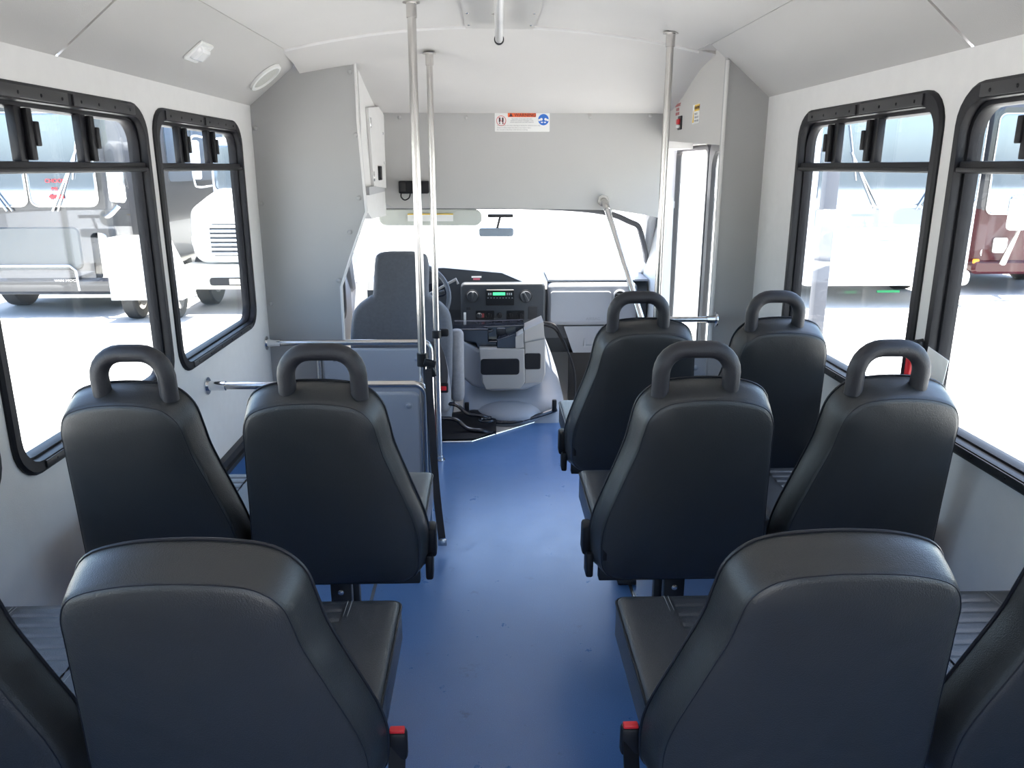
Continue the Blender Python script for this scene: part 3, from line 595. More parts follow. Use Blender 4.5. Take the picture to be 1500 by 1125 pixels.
# glovebox
a = D(826, 478); c_ = D(905, 518)
g = B(); poly(g, [(a.x, Yd + 0.0, a.z), (c_.x + 0.12, Yd + 0.0, a.z), (c_.x + 0.12, Yd + 0.04, c_.z), (a.x + 0.07, Yd + 0.04, c_.z)], (0, 0.25, 0)); gb = link('glovebox', g, M_dashl, t_)
h0 = D(856, 493); h1 = D(888, 509)
g = ringtube(B(), [(rrect(h0.x, h1.z, h1.x, h0.z, 0.006), 0), (rrect(h0.x, h1.z, h1.x, h0.z, 0.006), 0.012), (rrect(h0.x + 0.012, h1.z + 0.012, h1.x - 0.008, h0.z - 0.012, 0.004), 0.012), (rrect(h0.x + 0.012, h1.z + 0.012, h1.x - 0.008, h0.z - 0.012, 0.004), 0)], lambda u_, v_, w: Vector((u_, Yd + 0.03 - w, v_))); link('glovebox_handle', g, M_dashl, gb)
# lower black void and kick panel
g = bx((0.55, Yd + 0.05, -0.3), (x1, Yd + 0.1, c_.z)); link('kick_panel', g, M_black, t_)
# centre stack
a = D(675, 413); c_ = D(797, 476)
st_ = slab(B(), rrect(a.x, c_.z, c_.x, a.z, 0.03), rnd(0.10, 0.012, 3), lambda u_, v_, w: Vector((u_, Yd - 0.07 + w, v_))); stack = link('centre_stack', st_, M_dashd, t_)
Ys = Yd - 0.07
def S(px, py): return PY(px, py, Ys)
fS = lambda u_, v_, w: Vector((u_, Ys - w, v_))
def patch(name, px0, py0, px1, py1, m, th=0.006, r=0.005, par=None):
    a = S(px0, py0); c_ = S(px1, py1); return link(name, slab(B(), rrect(a.x, c_.z, c_.x, a.z, r, 3), [(0, -0.002), (0, th * 0.7), (th * 0.3, th)], fS), m, par or stack)
rad = patch('radio', 712, 424, 753, 447, M_black, 0.012)
a = S(722, 428); c_ = S(740, 432)
link('display', slab(B(), rrect(a.x, c_.z, c_.x, a.z, 0.001, 2), [(0, 0.010), (0, 0.014)], fS), M_display, rad)
g = B()
for k, px in enumerate((716, 719, 743, 746, 749)):
    q = S(px, 430); slab(g, [Vector((q.x - 0.004, q.z - 0.008)), Vector((q.x + 0.004, q.z - 0.008)), Vector((q.x + 0.004, q.z + 0.006)), Vector((q.x - 0.004, q.z + 0.006))], [(0, 0.011), (0, 0.0135)], fS)
for k in range(9): q = S(715 + k * 4.4, 436); box(g, (q.x, Ys - 0.0125, q.z), (0.009, 0.002, 0.003))
link('radio_buttons', g, mat('pale_print', (0.45, 0.46, 0.48), 0.5), rad)
def knob(px, py, r, rot, m=M_dashd):
    q = S(px, py); g = B(); disc(g, (q.x, Ys, q.z), (0, -1, 0), r, 0.022, 24, r * 0.88); box(g, (q.x, Ys - 0.028, q.z), (r * 0.38, 0.02, r * 1.7), 0.003, Matrix.Rotation(rot, 3, 'Y')); kn = link('knob', g, m, stack)
    g = ringtube(B(), [([Vector((q.x + rr2 * math.cos(2 * math.pi * k / 24), q.z + rr2 * math.sin(2 * math.pi * k / 24))) for k in range(24)], w) for rr2, w in ((r * 1.15, 0), (r * 1.12, 0.006), (r * 1.0, 0.006), (r * 1.0, 0))], fS); link('knob_ring', g, M_frameg, kn)
knob(692, 434, 0.038, 0.1); knob(770, 434, 0.038, -0.5)
patch('switch_bank', 697, 455, 724, 468, M_black, 0.004); patch('switch_bank', 742, 455, 768, 468, M_black, 0.004); patch('storage_lid', 774, 449, 787, 468, M_frameg, 0.006)
for px, c3_ in ((702, 'b'), (716, 'g'), (732, 'g'), (747, 'g'), (762, 'g')):
    q = S(px, 462); g = B(); disc(g, (q.x, Ys - 0.002, q.z), (0, -1, 0), 0.019, 0.012, 18, 0.017); box(g, (q.x, Ys - 0.018, q.z), (0.007, 0.012, 0.03), 0.002); link('climate_dial', g, M_black if px > 705 else M_dashd, stack)
g = B(); q = S(707, 462); box(g, (q.x, Ys - 0.005, q.z), (0.02, 0.003, 0.028)); link('red_marking', g, mat('dull_red_print', (0.25, 0.04, 0.04), 0.5), stack)
q = S(681, 463); g = B(); box(g, (q.x, Ys - 0.005, q.z), (0.016, 0.008, 0.05), 0.002); link('white_switch', g, M_white, stack)
q = S(682, 452); g = B(); box(g, (q.x + 0.02, Ys - 0.004, q.z), (0.03, 0.004, 0.02), 0.002); link('switch', g, M_frameg, stack)
# instrument hood with its red/white sticker
g = B(); a = D(560, 395); c_ = D(748, 415)
hz = D(700, 400).z
hp = [(D(560, 420).x, 0.62), (D(560, 400).x, hz - 0.02), (D(600, 392).x, hz + 0.03), (D(650, 390).x, hz + 0.035), (D(735, 402).x, hz), (D(772, 414).x, zt - 0.01), (D(772, 440).x, 0.62)]
poly(g, [(x, Yd + 0.0, z) for x, z in hp], (0, 0.30, 0)); hd = link('instrument_hood', g, M_dashd, t_)
q = PY(698, 408, Yd); g = B(); box(g, (q.x, Yd - 0.002, q.z + 0.010), (0.065, 0.004, 0.010)); link('sticker', g, M_label, hd); g = B(); box(g, (q.x, Yd - 0.002, q.z - 0.003), (0.045, 0.004, 0.012)); link('sticker_stripe', g, mat('pink_red', (0.7, 0.15, 0.2), 0.5), hd)
g = B()
for px in (633, 645): q = D(px, 425); disc(g, (q.x, Yd - 0.002, q.z), (0, -1, 0), 0.045, 0.006, 24)
link('gauge', g, M_blackg, hd)
# steering wheel
c_ = PY(607, 436, 4.86)
t_ = thing('steering_wheel', 'dark steering wheel in front of the driver seat', 'steering wheel', c_)
ax = Vector((0, -0.85, 0.45)).normalized(); uu = Vector((1, 0, 0)); vv = ax.cross(uu)
g = B(); tube(g, [c_ + (uu * math.cos(2 * math.pi * k / 40) + vv * math.sin(2 * math.pi * k / 40)) * 0.215 for k in range(40)], 0.015, 10, True); link('rim', g, mat('wheel_grey_leather', (0.09, 0.10, 0.12), 0.45), t_)
g = B(); box(g, c_ - ax * 0.03, (0.15, 0.05, 0.12), 0.02, Matrix((uu, ax, vv)).transposed())
for a_ in (0.2, math.pi - 0.2, 1.5 * math.pi): tube(g, [c_ - ax * 0.03, c_ + (uu * math.cos(a_) + vv * math.sin(a_)) * 0.19], 0.014, 8)
link('hub', g, M_dashd, t_)
g = B(); tube(g, [c_ - ax * 0.03, c_ - ax * 0.30], 0.03, 12); link('column', g, M_dashd, t_)
g = B(); q = PY(668, 409, 4.95); tube(g, [c_ - ax * 0.08, PY(655, 416, 4.95), q, q + Vector((0.012, 0, -0.03))], [0.008, 0.008, 0.010, 0.009], 8); link('gear_lever', g, M_taupe, t_)
# ------------------------------------------------------------------ engine cover (doghouse)
t_ = thing('engine_cover', 'large smooth grey engine cover between the front seats', 'engine cover', (0.15, 4.9, -0.1))
secs = [(-0.10, -0.17, 0.50, 4.62), (0.0, -0.168, 0.495, 4.64), (0.08, -0.166, 0.480, 4.69), (0.13, -0.165, 0.472, 4.78), (0.17, -0.165, 0.465, 4.90), (0.25, -0.165, 0.445, 4.98), (0.34, -0.165, 0.415, 5.00), (0.44, -0.16, 0.375, 5.02), (0.49, -0.15, 0.345, 5.04), (0.505, -0.13, 0.31, 5.07)]
g = B(); rg = []
for z, xa2, xb2, y in secs:
    o = rrect(xa2, y, xb2, 5.16 + 0 * y, min(0.10, (5.16 - y) * 0.48), 6); rg.append([g.verts.new((p.x, p.y, z)) for p in o])
for r1, r2 in zip(rg, rg[1:]):
    n = len(r1)
    for i in range(n): g.faces.new((r1[i], r1[(i + 1) % n], r2[(i + 1) % n], r2[i]))
g.faces.new(rg[0][::-1]); g.faces.new(rg[-1]); link('cover', g, M_cover, t_, 1.2)
g = B(); c_ = PY(745, 596, 4.66)
bmesh.ops.create_uvsphere(g, u_segments=28, v_segments=14, radius=1, matrix=Matrix.Translation((c_.x, 4.70, 0.045)) @ Matrix.Diagonal((0.21, 0.14, 0.075, 1))); link('lower_bulge', g, M_cover, t_, 2)
for px, py in ((684, 598), (812, 594)):
    q = PY(px, py, 4.66); g = B(); box(g, q, (0.028, 0.03, 0.075), 0.006); link('clamp', g, M_black, t_)
g = B(); tube(g, smoothpath([PY(684, 606, 4.62), PY(712, 616, 4.58), PY(750, 618, 4.57), PY(785, 610, 4.62), PY(815, 600, 4.68)], 6), 0.014, 8); link('base_seal', g, M_blackg, t_)
g = B()
for k in (0, 1): tube(g, smoothpath([D(797, 472 + 5 * k, -0.1), D(812, 476 + 6 * k, -0.16), D(822, 492 + 5 * k, -0.2), D(834, 520, -0.25), D(842, 550, -0.28), D(842, 590, -0.35)], 6), 0.007, 8)
link('cable_loom', g, M_black, t_)
# dark footwell wall to the right of the engine cover
# ------------------------------------------------------------------ console tray on the engine cover
Yc = 4.72
def K(px, py, dy=0.0): return PY(px, py, Yc + dy)
t_ = thing('centre_console', 'grey and black storage console with pockets and cup holders on the engine cover', 'console', (0.1, 4.8, 0.2))
def blockpx(px0, py0, px1, py1, y0, y1, r=0.02, rd=0.012):
    a = PY(px0, py0, y0); c_ = PY(px1, py1, y0); return slab(B(), rrect(a.x, c_.z, c_.x, a.z, r, 6), rnd(y1 - y0, rd, 3), lambda u_, v_, w: Vector((u_, y0 + w, v_)))
def polpx(pts, y0, y1, rd=0.010):
    o = [PY(px, py, y0) for px, py in pts]; o = [Vector((p.x, p.z)) for p in o]
    ar = sum(o[i - 1].x * o[i].y - o[i].x * o[i - 1].y for i in range(len(o)))
    if ar < 0: o = o[::-1]
    return slab(B(), o, rnd(y1 - y0, rd, 3), lambda u_, v_, w: Vector((u_, y0 + w, v_)))
body = polpx([(664, 492), (700, 512), (765, 512), (765, 500), (799, 500), (799, 545), (792, 562), (770, 572), (720, 574), (692, 566), (672, 550), (664, 525)], Yc + 0.03, 4.97, 0.02); bd = link('body', body, M_cover, t_)
lp = polpx([(702, 511), (768, 511), (769, 560), (762, 570), (712, 571), (706, 560)], Yc - 0.02, Yc + 0.2, 0.008); l1 = link('front_pocket', lp, M_taupe, t_)
g = blockpx(704, 526, 761, 549, Yc - 0.026, Yc - 0.01, 0.02, 0.004); link('pocket_opening', g, M_black, l1)
lp = polpx([(768, 502), (799, 496), (799, 548), (794, 560), (768, 562)], Yc + 0.02, Yc + 0.22, 0.008); l2 = link('rear_pocket', lp, M_taupe, t_)
g = blockpx(769, 518, 792, 541, Yc + 0.012, Yc + 0.03, 0.012, 0.004); link('pocket_opening', g, M_black, l2)
g = polpx([(755, 494), (767, 487), (767, 509), (755, 512)], Yc - 0.01, Yc + 0.2, 0.003); link('side_wing', g, M_taupe, t_)
g = polpx([(768, 484), (796, 471), (798, 499), (768, 504)], Yc + 0.03, Yc + 0.24, 0.003); link('side_wing', g, mat('wing_satin', (0.36, 0.34, 0.32), 0.3), t_)
g = polpx([(728, 498), (756, 489), (756, 512), (728, 511)], Yc + 0.0, Yc + 0.2, 0.004); link('black_bin', g, M_blackg, t_)
g = polpx([(663, 482), (715, 482), (716, 500), (728, 500), (728, 511), (700, 511), (697, 503), (676, 500), (665, 494)], Yc + 0.05, Yc + 0.35, 0.008); tr = link('black_tray', g, M_blackg, t_)
g = polpx([(700, 479), (768, 476), (766, 500), (700, 503)], Yc + 0.12, Yc + 0.32, 0.004); link('back_tray', g, M_blackg, t_)
for px in (690, 712):
    q = K(px, 484, 0.12); g = B(); tube(g, [q + Vector((0.04 * math.cos(2 * math.pi * k / 24), 0.04 * math.sin(2 * math.pi * k / 24), 0)) for k in range(24)], 0.006, 8, True); link('cup_ring', g, M_frameg, tr)
q = K(734, 484, 0.15); g = B(); box(g, q, (0.06, 0.10, 0.05), 0.012); link('phone_cradle', g, M_frameg, t_)
# black storage tray on the floor
t_ = thing('floor_storage_tray', 'black moulded plastic tray on the floor beside the engine cover', 'tray', (-0.2, 4.5, 0.0))
a = PY(655, 606, 4.45); c_ = PY(722, 640, 4.45)
g = B(); poly(g, [(a.x - 0.06, 4.30, -0.30), (a.x - 0.06, 4.30, 0.02), (c_.x - 0.09, 4.31, 0.02), (c_.x + 0.02, 4.42, 0.03), (c_.x + 0.02, 4.5, -0.30)], (0, 0.32, 0.05)); link('body', g, M_black, t_)
for k, (z0, yy) in enumerate(((0.12, 4.52), (0.06, 4.42))):
    g = B(); tube(g, smoothpath([(a.x - 0.05, yy, z0 + 0.05), (a.x + 0.05, yy, z0 + 0.04), (a.x + 0.12, yy - 0.02, z0 - 0.01), (a.x + 0.2, yy - 0.03, z0 - 0.02), (a.x + 0.26, yy - 0.02, z0 - 0.04)], 6), 0.012, 8); link('rim', g, M_blackg, t_)
q = PY(712, 618, 4.45); g = B()
tube(g, [q + Vector((0.04 * math.cos(2 * math.pi * k / 24), 0.03 * math.sin(2 * math.pi * k / 24), 0.01)) for k in range(24)], 0.008, 8, True); link('cup_ring', g, M_blackg, t_)
g = B(); tube(g, [(-0.46, 4.295, 0.004), (-0.105, 4.305, 0.004), (0.53, 4.875, 0.004)], 0.006, 8, sx=1.0); struct('trim_19', g, M_steel)
# ------------------------------------------------------------------ driver seat
Ye = 4.48
t_ = thing('driver_chair', 'grey cloth high-back driver seat with armrest behind the steering wheel', 'driver seat', (-0.5, 4.5, -0.3))
ctrl = [(586, 369), (557, 371), (549, 384), (546, 430), (540, 436), (522, 450), (514, 470), (512, 520), (520, 600), (586, 612), (652, 600), (662, 520), (660, 470), (650, 450), (632, 436), (627, 428), (627, 384), (617, 371)]
o = [PY(px, py, Ye) for px, py in ctrl]; o = smoothpath([Vector((p.x, p.z, 0)) for p in o], 5, True); o = [Vector((p.x, p.y)) for p in o]
ar = sum(o[i - 1].x * o[i].y - o[i].x * o[i - 1].y for i in range(len(o)))
if ar < 0: o = o[::-1]
g = slab(B(), o, rnd(0.13, 0.03, 4, 0.045), lambda u_, v_, w: Vector((u_, Ye + w - (v_ - 0.1) * 0.10 + 0.06, v_)), star=1); bk = link('backrest', g, M_fab, t_, 0.8)
q0 = PY(655, 450, Ye + .06); g = B(); box(g, (q0.x - 0.035, Ye + 0.10, 0.36), (0.09, 0.16, 0.50), 0.04, seg=4); link('side_bolster', g, M_fabl, t_)
q0 = PY(667, 490, Ye); q1 = PY(667, 598, Ye); g = B(); box(g, (q0.x, Ye + 0.16, (q0.z + q1.z) / 2 - 0.0), (0.085, 0.10, q0.z - q1.z), 0.035, seg=4); link('armrest', g, M_fabl, t_)
q1 = PY(650, 590, Ye); g = B(); box(g, (-0.50, Ye + 0.34, 0.06), (0.54, 0.56, 0.16), 0.05, seg=4); link('seat_cushion', g, M_fabl, t_)
g = bx((-0.70, Ye + 0.10, -0.34), (-0.28, Ye + 0.55, -0.01), 0.02); link('pedestal', g, M_black, t_)
# ------------------------------------------------------------------ stanchions and rails
def flange(g, c, n, r=0.032, collar=0.05, rr2=0.0195):
    n = Vector(n); disc(g, c, n, r, 0.005, 20); disc(g, Vector(c) + n * 0.005, n, rr2, collar, 16)
def stanchion(lab, x, y, ztop, zbot=0.0, r=0.0155):
    t_ = thing('grab_pole', lab, 'pole', (x, y, zbot))
    g = B(); tube(g, [(x, y, zbot + 0.003), (x, y, ztop)], r, 20); link('tube', g, M_steel, t_)
    g = B(); flange(g, (x, y, ztop), (0, 0, -1)); link('ceiling_flange', g, M_steel, t_)
    g = B(); flange(g, (x, y, zbot), (0, 0, 1), 0.03, 0.02); link('floor_flange', g, M_steel, t_)
    return t_
p1 = stanchion('vertical steel grab pole nearest the camera, at the near left guard rail', -0.275, 3.16, zc(-0.275), r=0.0165)
p2 = stanchion('vertical steel grab pole standing beside the driver seat back', -0.272, 4.02, zcap(-0.272, 0.034))
p3 = stanchion('vertical steel grab pole on the right beside the entry door', 0.757, 3.47, zc(0.757) - 0.002, r=0.0155)
def elbow_rail(lab, y, z, xw, xp, panel_lab, px0, ztop, post=None):
    t_ = thing('guard_rail', lab, 'rail', (xw, y, z))
    r = 0.0155; R_ = 0.045
    path = [Vector((xw, y, z)), Vector((xp - R_ - 0.02, y, z))]
    g = B(); pts = [Vector((xw + 0.004, y, z)), Vector((xp - R_, y, z))]
    for k in range(1, 7): a_ = k / 6 * math.pi / 2; pts.append(Vector((xp - R_ + R_ * math.sin(a_), y, z - R_ + R_ * math.cos(a_))))
    pts.append(Vector((xp, y, 0.02))); tube(g, pts, r, 16); link('tube', g, M_steel, t_)
    g = B(); flange(g, (xw, y, z), (1, 0, 0), 0.036, 0.07, 0.020); link('wall_flange', g, M_chrome, t_)
    if post:
        g = B(); tube(g, [(post, y, 0), (post, y, z)], 0.014, 12); link('post', g, M_steel, t_)
    t2 = thing('modesty_panel', panel_lab, 'partition', (px0, y, 0))
    g = slab(B(), rrect(px0, 0.04, xp - 0.025, ztop, 0.03), rnd(0.03, 0.008, 3), lambda u_, v_, w: Vector((u_, y - 0.015 + w, v_))); link('panel', g, M_part, t2)
    for cx, cz in ((xp - 0.07, ztop - 0.055), (px0 + 0.06, ztop - 0.055)):
        g = B(); disc(g, (cx, y - 0.015, cz), (0, -1, 0), 0.016, 0.003, 16); cap(g, (cx, y - 0.018, cz), (0, -1, 0), 0.012, 0.006, 14); link('screw_cap', g, M_part, t2)
elbow_rail('horizontal steel guard rail fixed to the left wall, nearer of the two', 3.12, 0.678, XL, -0.262, 'grey padded panel under the nearer guard rail behind the left seats', -0.84, 0.645)
elbow_rail('horizontal steel guard rail right behind the driver seat, farther of the two', 4.00, 0.662, XL, -0.305, 'grey padded panel under the farther guard rail behind the driver seat', -0.86, 0.63, -0.885)
t_ = thing('guard_rail', 'short horizontal steel rail between right grab pole and entry door partition', 'rail', (0.757, Yr - 0.04, 0.86))
zq = PY(1000, 468, Yr - 0.04).z
g = B(); tube(g, [(0.757, Yr - 0.04, zq), (1.03, Yr - 0.04, zq)], 0.0135, 16); link('tube', g, M_steel, t_)
g = B(); disc(g, (0.985, Yr - 0.04, zq), (1, 0, 0), 0.018, 0.045, 16); disc(g, (1.03, Yr - 0.04, zq), (-1, 0, 0), 0.034, 0.006, 20); link('flange', g, M_chrome, t_)
# slanting entry grab rail
t_ = thing('grab_rail', 'slanting steel grab rail from the header down beside the entry steps', 'rail', PY(885, 295, Yh))
a = PY(886, 296, Yh - 0.03); c_ = PY(943, 478, 4.15); d_ = c_ + (c_ - a) * 0.35
g = B(); tube(g, [a, d_], 0.017, 16); link('tube', g, M_chrome, t_)
q = PY(884, 294, Yh); g = B(); disc(g, (q.x, Yh, q.z), (0, -1, 0), 0.034, 0.006, 20); tube(g, [(q.x, Yh, q.z), a, a + (d_ - a) * 0.05], 0.020, 14); link('flange', g, M_steel, t_)
# ceiling rail, seen end on
t_ = thing('ceiling_grab_rail', 'steel rail along the middle of the ceiling with capped front end', 'rail', (0.06, 3.0, 2.05))
a = PZ(731, 58, 2.055); c_ = PZ(731, 2, 2.055); dd = (c_ - a)
bpt = a + dd * 3.2
g = B(); tube(g, [a, bpt], 0.0165, 18); link('tube', g, mat('brushed_aluminium', (0.75, 0.75, 0.75), 0.35, 0.9), t_)
g = B(); tube(g, [a - dd.normalized() * 0.012, a + dd.normalized() * 0.01], 0.021, 18); link('end_cap', g, M_frameg, t_)
for s in (0.25, 1.1, 2.4):
    p = a + dd * s; g = B(); disc(g, (p.x, p.y, 2.124), (0, 0, -1), 0.03, 0.005, 18); tube(g, [(p.x, p.y, 2.12), (p.x, p.y, 2.06)], 0.010, 12); link('bracket', g, M_steel, t_)
# belts clipped on the poles
t_ = thing('tie_strap', 'black webbing strap clipped to the nearest pole and hanging to the floor', 'strap', (-0.25, 3.14, 0.76))
g = B(); tube(g, [(-0.275, 3.16, 0.80), (-0.275, 3.16, 0.745)], 0.022, 16); link('clip', g, M_black, t_)
g = B(); box(g, (-0.242, 3.13, 0.765), (0.05, 0.018, 0.03), 0.006, Matrix.Rotation(0.3, 3, 'Y')); box(g, (-0.235, 3.13, 0.735), (0.02, 0.016, 0.06), 0.005, Matrix.Rotation(-0.4, 3, 'Y')); link('buckle', g, M_black, t_)
def ribbon(g, pts, w, wd, th=0.0016):
    pts = smoothpath(pts, 6); wd = Vector(wd).normalized(); L = []
    for i, p in enumerate(pts):
        a_ = pts[max(i - 1, 0)]; c2 = pts[min(i + 1, len(pts) - 1)]; T = (c2 - a_).normalized(); n_ = T.cross(wd).normalized()
        L.append([g.verts.new(p + wd * s * w / 2 + n_ * s2 * th) for s, s2 in ((-1, -1), (1, -1), (1, 1), (-1, 1))])
    for a_, c2 in zip(L, L[1:]):
        for k in range(4): g.faces.new((a_[k], a_[(k + 1) % 4], c2[(k + 1) % 4], c2[k]))
    g.faces.new(L[0][::-1]); g.faces.new(L[-1]); return g
g = B(); ribbon(g, [(-0.248, 3.09, 0.75), (-0.236, 3.06, 0.5), (-0.222, 3.02, 0.25), (-0.20, 2.96, 0.06)], 0.030, (1, 0.3, 0)); link('webbing', g, M_strap, t_)
q = Vector((-0.198, 2.955, 0.045)); g = B(); box(g, q, (0.036, 0.008, 0.03), 0.003); link('metal_tip', g, M_steel, t_)
t_ = thing('driver_seat_belt', 'driver seat belt with grey webbing and red buckle beside the far pole', 'seat belt', (-0.25, 4.1, 0.7))
g = B(); q = PY(641, 487, 4.06); tube(g, [(-0.272, 4.02, q.z + 0.02), (-0.272, 4.02, q.z - 0.02)], 0.024, 14); box(g, q + Vector((0.03, 0, 0)), (0.06, 0.03, 0.045), 0.012); link('guide', g, M_black, t_)
g = B(); ribbon(g, [PY(637, 500, 4.05), PY(645, 520, 4.06), PY(650, 545, 4.08), PY(649, 562, 4.08)], 0.045, (1, 0, 0)); link('webbing', g, M_strapg, t_)
q = PY(650, 568, 4.08); g = B(); box(g, q, (0.05, 0.025, 0.055), 0.008); bb = link('buckle', g, M_black, t_)
g = B(); box(g, q + Vector((0, -0.012, 0.0)), (0.03, 0.008, 0.024), 0.003); link('release_button', g, mat('bright_red', (0.9, 0.03, 0.04), 0.4), bb)
g = B(); ribbon(g, [PY(634, 600, 4.10), PY(637, 640, 4.10), PY(638, 668, 4.10)], 0.03, (1, 0, 0)); link('lower_webbing', g, mat('red_webbing', (0.25, 0.01, 0.02), 0.8), t_)
# ------------------------------------------------------------------ passenger seats
AISLE = [(0.075, 0.0), (0.03, 0.010), (0.006, 0.040), (0.0, 0.085), (0.0, 0.14), (0.012, 0.20), (0.045, 0.30), (0.072, 0.385), (0.082, 0.44), (0.095, 0.495), (0.130, 0.532), (0.185, 0.545), (0.26, 0.548), (0.33, 0.541), (0.382, 0.520), (0.404, 0.475), (0.410, 0.40), (0.420, 0.25), (0.430, 0.12), (0.431, 0.065), (0.422, 0.028), (0.395, 0.004), (0.35, 0.0), (0.2, -0.002)]
ZB = 0.505
def lean(z): return -(z - ZB) * 0.185
def seat(m, handle, belt, leg, tagm, seed, near=False, ws=1.0):
    """m = +1: aisle side toward +X (left of aisle); local origin on the floor under the aisle edge of the back"""
    t_ = thing('passenger_seat', '', 'seat')
    o = [Vector((-m * u_, v_, 0)) for u_, v_ in AISLE]; o = smoothpath(o, 4, True); o = [Vector((p.x, p.y)) for p in o]
    ar = sum(o[i - 1].x * o[i].y - o[i].x * o[i - 1].y for i in range(len(o)))
    if ar < 0: o = o[::-1]
    def fb(u_, v_, w):
        if near: v_ = v_ * 0.925
        u_ = u_ * ws
        q = max(0.0, min(1.0, (v_ - 0.30) / 0.25)); q = q * q * (3 - 2 * q); f = max(0.0, 1 - w / 0.075)
        v_ -= 0.030 * q * f; u_ -= -m * 0.012 * f * max(0.0, min(1.0, 1 - abs(u_) / 0.43)) * (-1)
        z = ZB + v_
        return Vector((u_, lean(z) + w, z))
    L = [(0.016, -0.003), (0.008, -0.001), (0.002, 0.005), (0.0, 0.012), (-0.004, 0.04), (-0.006, 0.070), (-0.003, 0.080), (0.004, 0.088), (0.012, 0.095)]
    bk = link('backrest', slab(B(), o, L, fb, star=1.6), M_vinyl, t_, 1.0)
    g = B(); tube(g, [fb(p.x, p.y, 0.002) for p in inset(o, 0.0045)], 0.0011, 6, True); link('rear_seam', g, M_pipe, bk)
    g = B(); tube(g, [fb(p.x, p.y, 0.075) for p in inset(o, -0.006)], 0.0028, 6, True); link('front_piping', g, M_pipe, bk)
    if tagm:
        g = B(); box(g, (-m * 0.024, lean(ZB + 0.09) - 0.001, ZB + 0.085), (0.010, 0.004, 0.032), 0.001, Matrix.Rotation(0, 3, 'X')); link('maker_tag', g, M_black, bk)
    # cushion
    cw = 0.432 * ws; zt2 = 0.64
    oc = rrect(-cw if m > 0 else 0.0, 0.055, 0.0 if m > 0 else cw, 0.445, 0.022, 4)
    Lc = [(0.02, 0.0), (0.004, 0.006), (0.0, 0.016), (0.0, 0.086), (0.004, 0.096), (0.012, 0.100)]
    cu = link('seat_cushion', slab(B(), oc, Lc, lambda u_, v_, w: Vector((u_ - m * 0.008, v_, zt2 - 0.1 + w)), star=0.35), M_vinylc, t_, 1.0)
    g = B(); tube(g, [Vector((p.x - m * 0.008, p.y, zt2 - 0.008)) for p in inset(oc, 0.0)], 0.0024, 6, True); link('piping', g, M_stitch if 0 else M_pipe, cu)
    for off in (0.100, 0.108, 0.33, 0.338):
        g = B(); off = off * ws; tube(g, [(-m * (off + 0.008), 0.10, zt2 + 0.0015), (-m * (off + 0.008), 0.435, zt2 + 0.0008)], 0.0011, 5); link('stitching', g, M_stitch, cu)
    g = B(); n = 27; xs_ = (-m * 0.12 * ws, -m * 0.325 * ws); rows = []
    for k in range(n * 4 + 1):
        y = 0.09 + 0.335 * k / (n * 4); z = zt2 + 0.0055 - 0.0026 * (0.5 + 0.5 * math.cos(2 * math.pi * k / 12)) ** 4; rows.append([g.verts.new((xs_[0], y, z)), g.verts.new((xs_[1], y, z))])
    for a_, c2 in zip(rows, rows[1:]): g.faces.new((a_[0], a_[1], c2[1], c2[0]))
    r0 = g.verts[:]; link('ribbed_insert', g, M_vinylc, cu)
    # steel frame under cushion, leg
    g = B(); box(g, (-m * 0.21 * ws, 0.24, 0.525), (0.38 * ws, 0.34, 0.03), 0.004); box(g, (-m * 0.21 * ws, 0.06, 0.50), (0.38 * ws, 0.03, 0.04), 0.004); link('frame', g, M_metalblk, t_)
    if leg:
        g = B(); box(g, (-m * 0.25, 0.16, 0.26), (0.058, 0.03, 0.50), 0.004); box(g, (-m * 0.25, 0.30, 0.26), (0.05, 0.03, 0.50), 0.004); box(g, (-m * 0.25, 0.23, 0.012), (0.07, 0.26, 0.02), 0.003)
        lg = link('leg', g, M_metalblk, t_); g = B(); cap(g, (-m * 0.25, 0.145, 0.40), (0, -1, 0), 0.009, 0.004, 10); link('bolt', g, M_steel, lg)
    else:
        g = B(); box(g, (-m * 0.36, 0.24, 0.42), (0.04, 0.30, 0.20), 0.004); box(g, (-m * 0.36, 0.10, 0.16), (0.05, 0.04, 0.31), 0.004); link('leg', g, M_metalblk, t_)
    if belt and not near:
        g = B(); box(g, (m * 0.012, 0.075, 0.595), (0.026, 0.05, 0.085), 0.008, Matrix.Rotation(0.1, 3, 'X')); box(g, (m * 0.006, 0.06, 0.53), (0.02, 0.05, 0.07), 0.006); an = link('belt_anchor', g, M_black, t_)
    if near and belt:
        if 1:
            g = B(); ribbon(g, [(m * 0.014, 0.04, 0.44), (m * 0.018, 0.06, 0.52), (m * 0.020, 0.075, 0.575)], 0.03, (1, 0.4, 0)); box(g, (m * 0.020, 0.08, 0.572), (0.034, 0.022, 0.055), 0.006); bu = link('belt_buckle', g, M_black, t_)
            g = B(); box(g, (m * 0.020, 0.080, 0.600), (0.026, 0.014, 0.008), 0.002); link('release_button', g, M_red, bu)
    if handle:
        u0, u1 = 0.135 * ws, 0.300 * ws; yb = lean(1.05) + 0.045; zt3 = 1.133; R_ = 0.055; pts = [(-m * u0, yb + 0.004, 1.02), (-m * u0, yb, zt3 - R_)]
        for k in range(1, 7): a_ = k / 6 * math.pi / 2; pts.append((-m * (u0 + R_ - R_ * math.cos(a_)), yb - 0.003, zt3 - R_ + R_ * math.sin(a_)))
        for k in range(0, 7): a_ = k / 6 * math.pi / 2; pts.append((-m * (u1 - R_ + R_ * math.sin(a_)), yb - 0.003, zt3 - R_ + R_ * math.cos(a_)))
        pts.append((-m * u1, yb + 0.004, 1.02)); g = B(); tube(g, pts, 0.0205, 16); link('grab_handle', g, M_rubber, t_, 1.2)
    return t_
XiL, XoL, XiR, XoR = -0.166, -0.615, 0.266, 0.736
rowsY = {1: 2.565, 2: 1.815, 3: 1.075}
GR = 'grey vinyl passenger seats'
